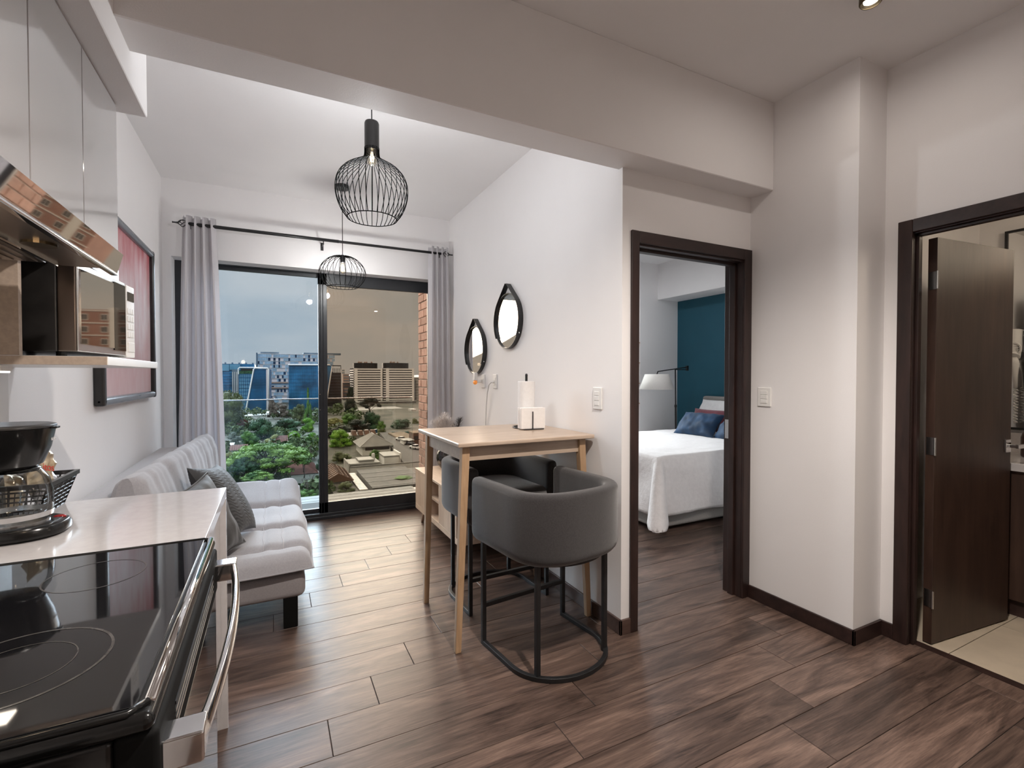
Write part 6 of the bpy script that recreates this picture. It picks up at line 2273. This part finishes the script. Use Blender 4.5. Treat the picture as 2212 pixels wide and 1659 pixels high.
def crown_mesh(kind, seed, style):
    """leaf clumps: many small leaf faces over clustered puffs"""
    key = (kind, seed, style)
    if key in TM:
        return TM[key]
    rn = random.Random(seed * 13 + len(style))
    mb = MB()
    puffs = []
    if style == 'round':
        for k in range(26):
            a, h = rn.random() * 2 * PI, rn.random()
            r = math.sqrt(max(1 - (h * 1.7 - 0.75) ** 2, 0.05)) * (0.35 + 0.45 * rn.random()) * 0.9
            puffs.append((r * math.cos(a) * 0.5, r * math.sin(a) * 0.5, 0.12 + h * 0.74, 0.13 + 0.09 * rn.random(), 0.8))
    elif style == 'umbrella':
        for k in range(80):
            a, r = rn.random() * 2 * PI, math.sqrt(rn.random()) * 0.46
            z = 0.66 + 0.26 * (1 - (r / 0.46) ** 2) + rn.uniform(-0.06, 0.04) - (0.20 if rn.random() < 0.16 else 0)
            puffs.append((r * math.cos(a), r * math.sin(a), z, 0.075 + 0.05 * rn.random(), 0.45))
    elif style == 'cone':
        for k in range(34):
            h = rn.random()
            a = rn.random() * 2 * PI
            r = (1 - h) * 0.36 * rn.random() ** 0.4
            puffs.append((r * math.cos(a), r * math.sin(a), 0.06 + h * 0.9, 0.05 + 0.10 * (1 - h), 1.2))
    elif style == 'dome':
        for k in range(40):
            a, r = rn.random() * 2 * PI, math.sqrt(rn.random()) * 0.45
            z = 0.45 + 0.5 * math.sqrt(max(0, 1 - (r / 0.46) ** 2)) * rn.uniform(0.75, 1.0)
            puffs.append((r * math.cos(a), r * math.sin(a), z, 0.09 + 0.05 * rn.random(), 0.7))
    per = {'round': 110, 'umbrella': 120, 'cone': 60, 'dome': 70}[style]
    size = {'round': 0.040, 'umbrella': 0.026, 'cone': 0.036, 'dome': 0.034}[style]
    for (x, y, z, r, fz) in puffs:
        for k in range(per):
            u, a = rn.uniform(-0.75, 1), rn.random() * 2 * PI
            q = math.sqrt(1 - u * u)
            n_ = Vector((q * math.cos(a), q * math.sin(a), u))
            rad = r * (0.8 + 0.3 * rn.random())
            p = Vector((x + n_.x * rad, y + n_.y * rad, z + n_.z * rad * fz))
            tdir = (n_.cross(Vector((rn.random() - .5, rn.random() - .5, rn.random() - .5)))).normalized()
            b = (n_ * rn.uniform(0.0, 0.4) + tdir.cross(n_)).normalized()
            s_ = size * rn.uniform(0.5, 1.1)
            i = len(mb.v)
            mb.v += [tuple(p - tdir * s_ * 0.55), tuple(p + tdir * s_ * 0.55), tuple(p + tdir * s_ * 0.3 + b * s_), tuple(p - tdir * s_ * 0.3 + b * s_)]
            mb.f.append((i, i + 1, i + 2, i + 3))
        mb.blob((x, y, z), (r * 0.74, r * 0.74, r * 0.74 * fz), 7, 5)
    o = mb.build('crown', 'leaf_' + kind, None, local=True)
    me = o.data
    bpy.data.objects.remove(o)
    # branches and trunk
    tb_ = MB()
    top = 0.55 if style != 'cone' else 0.3
    tb_.tube([(0, 0, -0.05), (0.008, 0.004, 0.3), (0.0, 0.0, top)], [0.030, 0.024, 0.014], 7)
    for (x, y, z, r, fz) in puffs[::3]:
        zz = max(0.2, z - 0.25)
        tb_.tube([(0, 0, min(zz, top)), (x * 0.5, y * 0.5, (zz + z) / 2), (x, y, z)], [0.011, 0.008, 0.004], 5)
    o = tb_.build('trunk', 'bark', None, local=True)
    mt = o.data
    bpy.data.objects.remove(o)
    TM[key] = (me, mt)
    return TM[key]


def bare_mesh(seed):
    key = ('bare', seed)
    if key in TM:
        return TM[key]
    rn = random.Random(seed)
    mb = MB()

    def grow(p, d, L, r, lev):
        q = p + d * L
        mb.tube([p, (p + q) / 2 + Vector((rn.uniform(-.1, .1), rn.uniform(-.1, .1), 0)) * L, q], [r, r * 0.85, r * 0.6], 5 if lev < 3 else 3, cap=False)
        if lev >= 5:
            return
        for k in range(3 if lev < 4 else 4):
            nd = (d + Vector((rn.uniform(-1, 1), rn.uniform(-1, 1), rn.uniform(-0.35, 0.75))) * 0.75).normalized()
            grow(q if k else p.lerp(q, 0.7), nd, L * rn.uniform(0.55, 0.8), r * 0.6, lev + 1)
    grow(Vector((0, 0, -0.05)), Vector((0.02, 0, 1)), 0.36, 0.022, 0)
    o = mb.build('branches', 'bare', None, local=True)
    me = o.data
    bpy.data.objects.remove(o)
    TM[key] = (me, None)
    return TM[key]


def tree(name, label, px, yt, yb, wpx, Y, style, kind, seed=1, gnd=None):
    """yt, yb: top and foot of the tree in the photo; wpx its width"""
    top, foot = at(px, yt, Y), at(px, yb, Y)
    zf = foot.z if gnd is None else gnd
    h = top.z - zf
    dep = FW.dot(top - Vector((0, 0, CAM_H)))
    w = wpx / FOC * dep
    t = thing(name, label, 'tree' if 'bush' not in name else 'bush', (top.x, Y, zf), rz=seed * 1.3, group='trees below the window')
    if style == 'bare':
        me, mt = bare_mesh(seed)
        o = MB().build('branches', None, t, mesh=me)
        o.scale = (w * 0.95, w * 0.95, h)
        return
    me, mt = crown_mesh(kind, seed, style)
    o = MB().build('crown', None, t, mesh=me)
    o.scale = (w, w, h)
    o2 = MB().build('trunk', None, t, mesh=mt)
    o2.scale = (w * 0.8, w * 0.8, h)


TREES = [
    ('tree', 'tall olive tree against the grey curtain at the far left of the view', 492, 842, 950, 78, 232, 'round', 'olive', 1),
    ('tree', 'small olive treetop before the blue office block', 512, 846, 905, 26, 300, 'round', 'olive', 2),
    ('tree', 'broad dark green tree below the leaning glass tower', 563, 900, 962, 66, 196, 'round', 'dark', 3),
    ('tree', 'low dark green tree under the white podium block', 620, 901, 942, 62, 206, 'round', 'dark', 4),
    ('tree', 'yellow-green tree at the mullion below the conifer', 663, 901, 935, 34, 214, 'round', 'bright', 5),
    ('tree', 'bright green tree left of the yellowish shrub above the pine', 538, 927, 975, 44, 170, 'round', 'mid', 6),
    ('tree', 'soft yellow-green willow above the pine crown', 592, 935, 968, 38, 164, 'round', 'yellow', 7),
    ('tree', 'bright leafy tree left of the bare tree', 634, 929, 972, 36, 168, 'round', 'bright', 8),
    ('tree', 'bright leafy tree behind the bare tree at the mullion', 676, 933, 980, 40, 163, 'round', 'bright', 9),
    ('tree', 'grey-green tree between the olive tree and the pine', 508, 931, 975, 40, 168, 'round', 'grey', 10),
    ('tree', 'pale grey tree behind the broad dark tree', 605, 925, 955, 34, 200, 'round', 'grey', 11),
    ('pine_tree', 'great umbrella pine with a flat spreading crown, largest tree of the view', 580, 952, 1066, 168, 112, 'umbrella', 'pine', 12),
    ('pine_tree', 'smaller pine under the left side of the great umbrella pine', 527, 985, 1068, 56, 106, 'umbrella', 'dark', 13),
    ('tree', 'low green tree at the foot of the umbrella pine behind the sofa', 556, 1016, 1066, 62, 100, 'umbrella', 'pine', 14),
    ('bare_tree', 'bare pinkish tree right of the umbrella pine', 654, 938, 1040, 64, 118, 'bare', 'brown', 15),
    ('bare_tree', 'bare pale shrub-like tree at the foot of the window mullion', 663, 1018, 1082, 62, 97, 'bare', 'brown', 16),
    ('bush', 'dark green bush under the pale bare shrub', 665, 1055, 1085, 40, 95, 'round', 'mid', 17),
    ('conifer', 'slim tall conifer standing before the blue glass tower', 665, 836, 912, 22, 245, 'cone', 'mid', 18),
    ('tree', 'round brownish tree left of the slim conifer', 646, 870, 920, 32, 248, 'round', 'olive', 19),
    ('tree', 'pinkish brown tree before the chequered slab', 606, 868, 900, 34, 290, 'round', 'brown', 20),
    ('tree', 'narrow reddish tree beside the leaning tower', 587, 858, 900, 18, 292, 'round', 'brown', 21),
    ('bush', 'yellow bush beside the charcoal cushion', 492, 975, 1005, 30, 140, 'round', 'yellow', 22),
    ('tree', 'green tree at the foot of the curtain behind the cushion', 498, 1000, 1045, 46, 112, 'round', 'mid', 23),
    ('tree', 'grey-green tree to the left of the pink-roofed house', 690, 990, 1040, 22, 125, 'round', 'dark', 24),
    ('araucaria', 'black-green domed araucaria before the banded towers', 799, 857, 905, 46, 262, 'dome', 'black', 25),
    ('tree', 'dark trees filling the gap beside the dark glass tower, nearer one', 757, 857, 905, 32, 284, 'round', 'black', 26),
    ('tree', 'dark rounded treetop in the gap before the low brown block', 756, 833, 880, 20, 380, 'round', 'black', 27),
    ('tree', 'tall dark green tree in front of the araucaria', 803, 888, 945, 54, 212, 'round', 'dark', 28),
    ('tree', 'dark shrubby tree left of the tall dark tree', 776, 905, 942, 62, 200, 'round', 'black', 29),
    ('tree', 'olive tree below the white corner podium', 752, 892, 930, 46, 232, 'round', 'mid', 30),
    ('tree', 'feathery yellow-green palm-like tree by the mullion', 722, 902, 935, 38, 220, 'umbrella', 'yellow', 31),
    ('tree', 'bright green tree by the mullion before the sawtooth building', 733, 927, 970, 60, 168, 'round', 'bright', 32),
    ('tree', 'dark mid-height hedge tree behind the bright green one', 738, 918, 950, 68, 188, 'round', 'black', 33),
    ('tree', 'round dark green tree above the teal hoarding', 868, 903, 938, 56, 208, 'round', 'dark', 34),
    ('tree', 'brownish round tree against the brick wall', 897, 903, 930, 18, 230, 'round', 'olive', 35),
    ('tree', 'small grey-green tree right of the tall dark tree', 824, 925, 955, 24, 188, 'round', 'olive', 36),
    ('tree', 'green tree beside the tall dark tree on the parking side', 822, 908, 940, 24, 205, 'round', 'mid', 37),
    ('bush', 'olive bushes in the yard left of the hip-roofed house', 736, 974, 1004, 46, 138, 'round', 'olive', 38),
    ('tree', 'small tree before the white hip-roofed house', 809, 970, 994, 28, 134, 'round', 'mid', 39),
    ('bush', 'green shrub growing on the grey warehouse roof', 872, 1030, 1056, 44, 96, 'round', 'mid', 40, GZ + 2.62),
    ('bush', 'leafy bush before the rusty barn', 748, 1040, 1072, 40, 95, 'round', 'olive', 41),
    ('tree', 'little tree on the pavement corner beside the street', 847, 962, 978, 10, 148, 'round', 'dark', 42),
]
for row in TREES:
    tree(*row)

# low shrubs between the trees, too many to count
ug = MB()
rn = random.Random(21)
for k in range(120):
    left = k < 42 or k >= 60
    Y = rn.uniform(98, 330)
    px = rn.uniform(470, 695) if left else rn.uniform(700, 770)
    if k >= 60:
        px = rn.uniform(60, 470)
    if not left and Y < 165:
        continue
    x = gx(px, Y)
    r = rn.uniform(1.6, 3.6)
    for q in range(5):
        ox, oy, oz = rn.uniform(-r, r), rn.uniform(-r, r), rn.uniform(0, r * 0.7)
        rr = r * rn.uniform(0.45, 0.75)
        for j in range(46):
            u, a = rn.uniform(-0.3, 1), rn.random() * 2 * PI
            c_ = math.sqrt(1 - u * u)
            n_ = Vector((c_ * math.cos(a), c_ * math.sin(a), u))
            p = Vector((x + ox, Y + oy, GZ + 0.6 + oz)) + n_ * rr
            tdir = n_.cross(Vector((rn.random() - .5, rn.random() - .5, rn.random() - .5))).normalized()
            b = (n_ * rn.uniform(0.1, 0.7) + tdir.cross(n_)).normalized()
            s_ = rr * rn.uniform(0.25, 0.5)
            i = len(ug.v)
            ug.v += [tuple(p - tdir * s_ * 0.55), tuple(p + tdir * s_ * 0.55), tuple(p + tdir * s_ * 0.3 + b * s_), tuple(p - tdir * s_ * 0.3 + b * s_)]
            ug.f.append((i, i + 1, i + 2, i + 3))
o = ug.build('undergrowth', 'leaf_scrub', None)
tag(o, 'low shrubs and hedges filling the ground between the trees', 'undergrowth', kind='stuff')
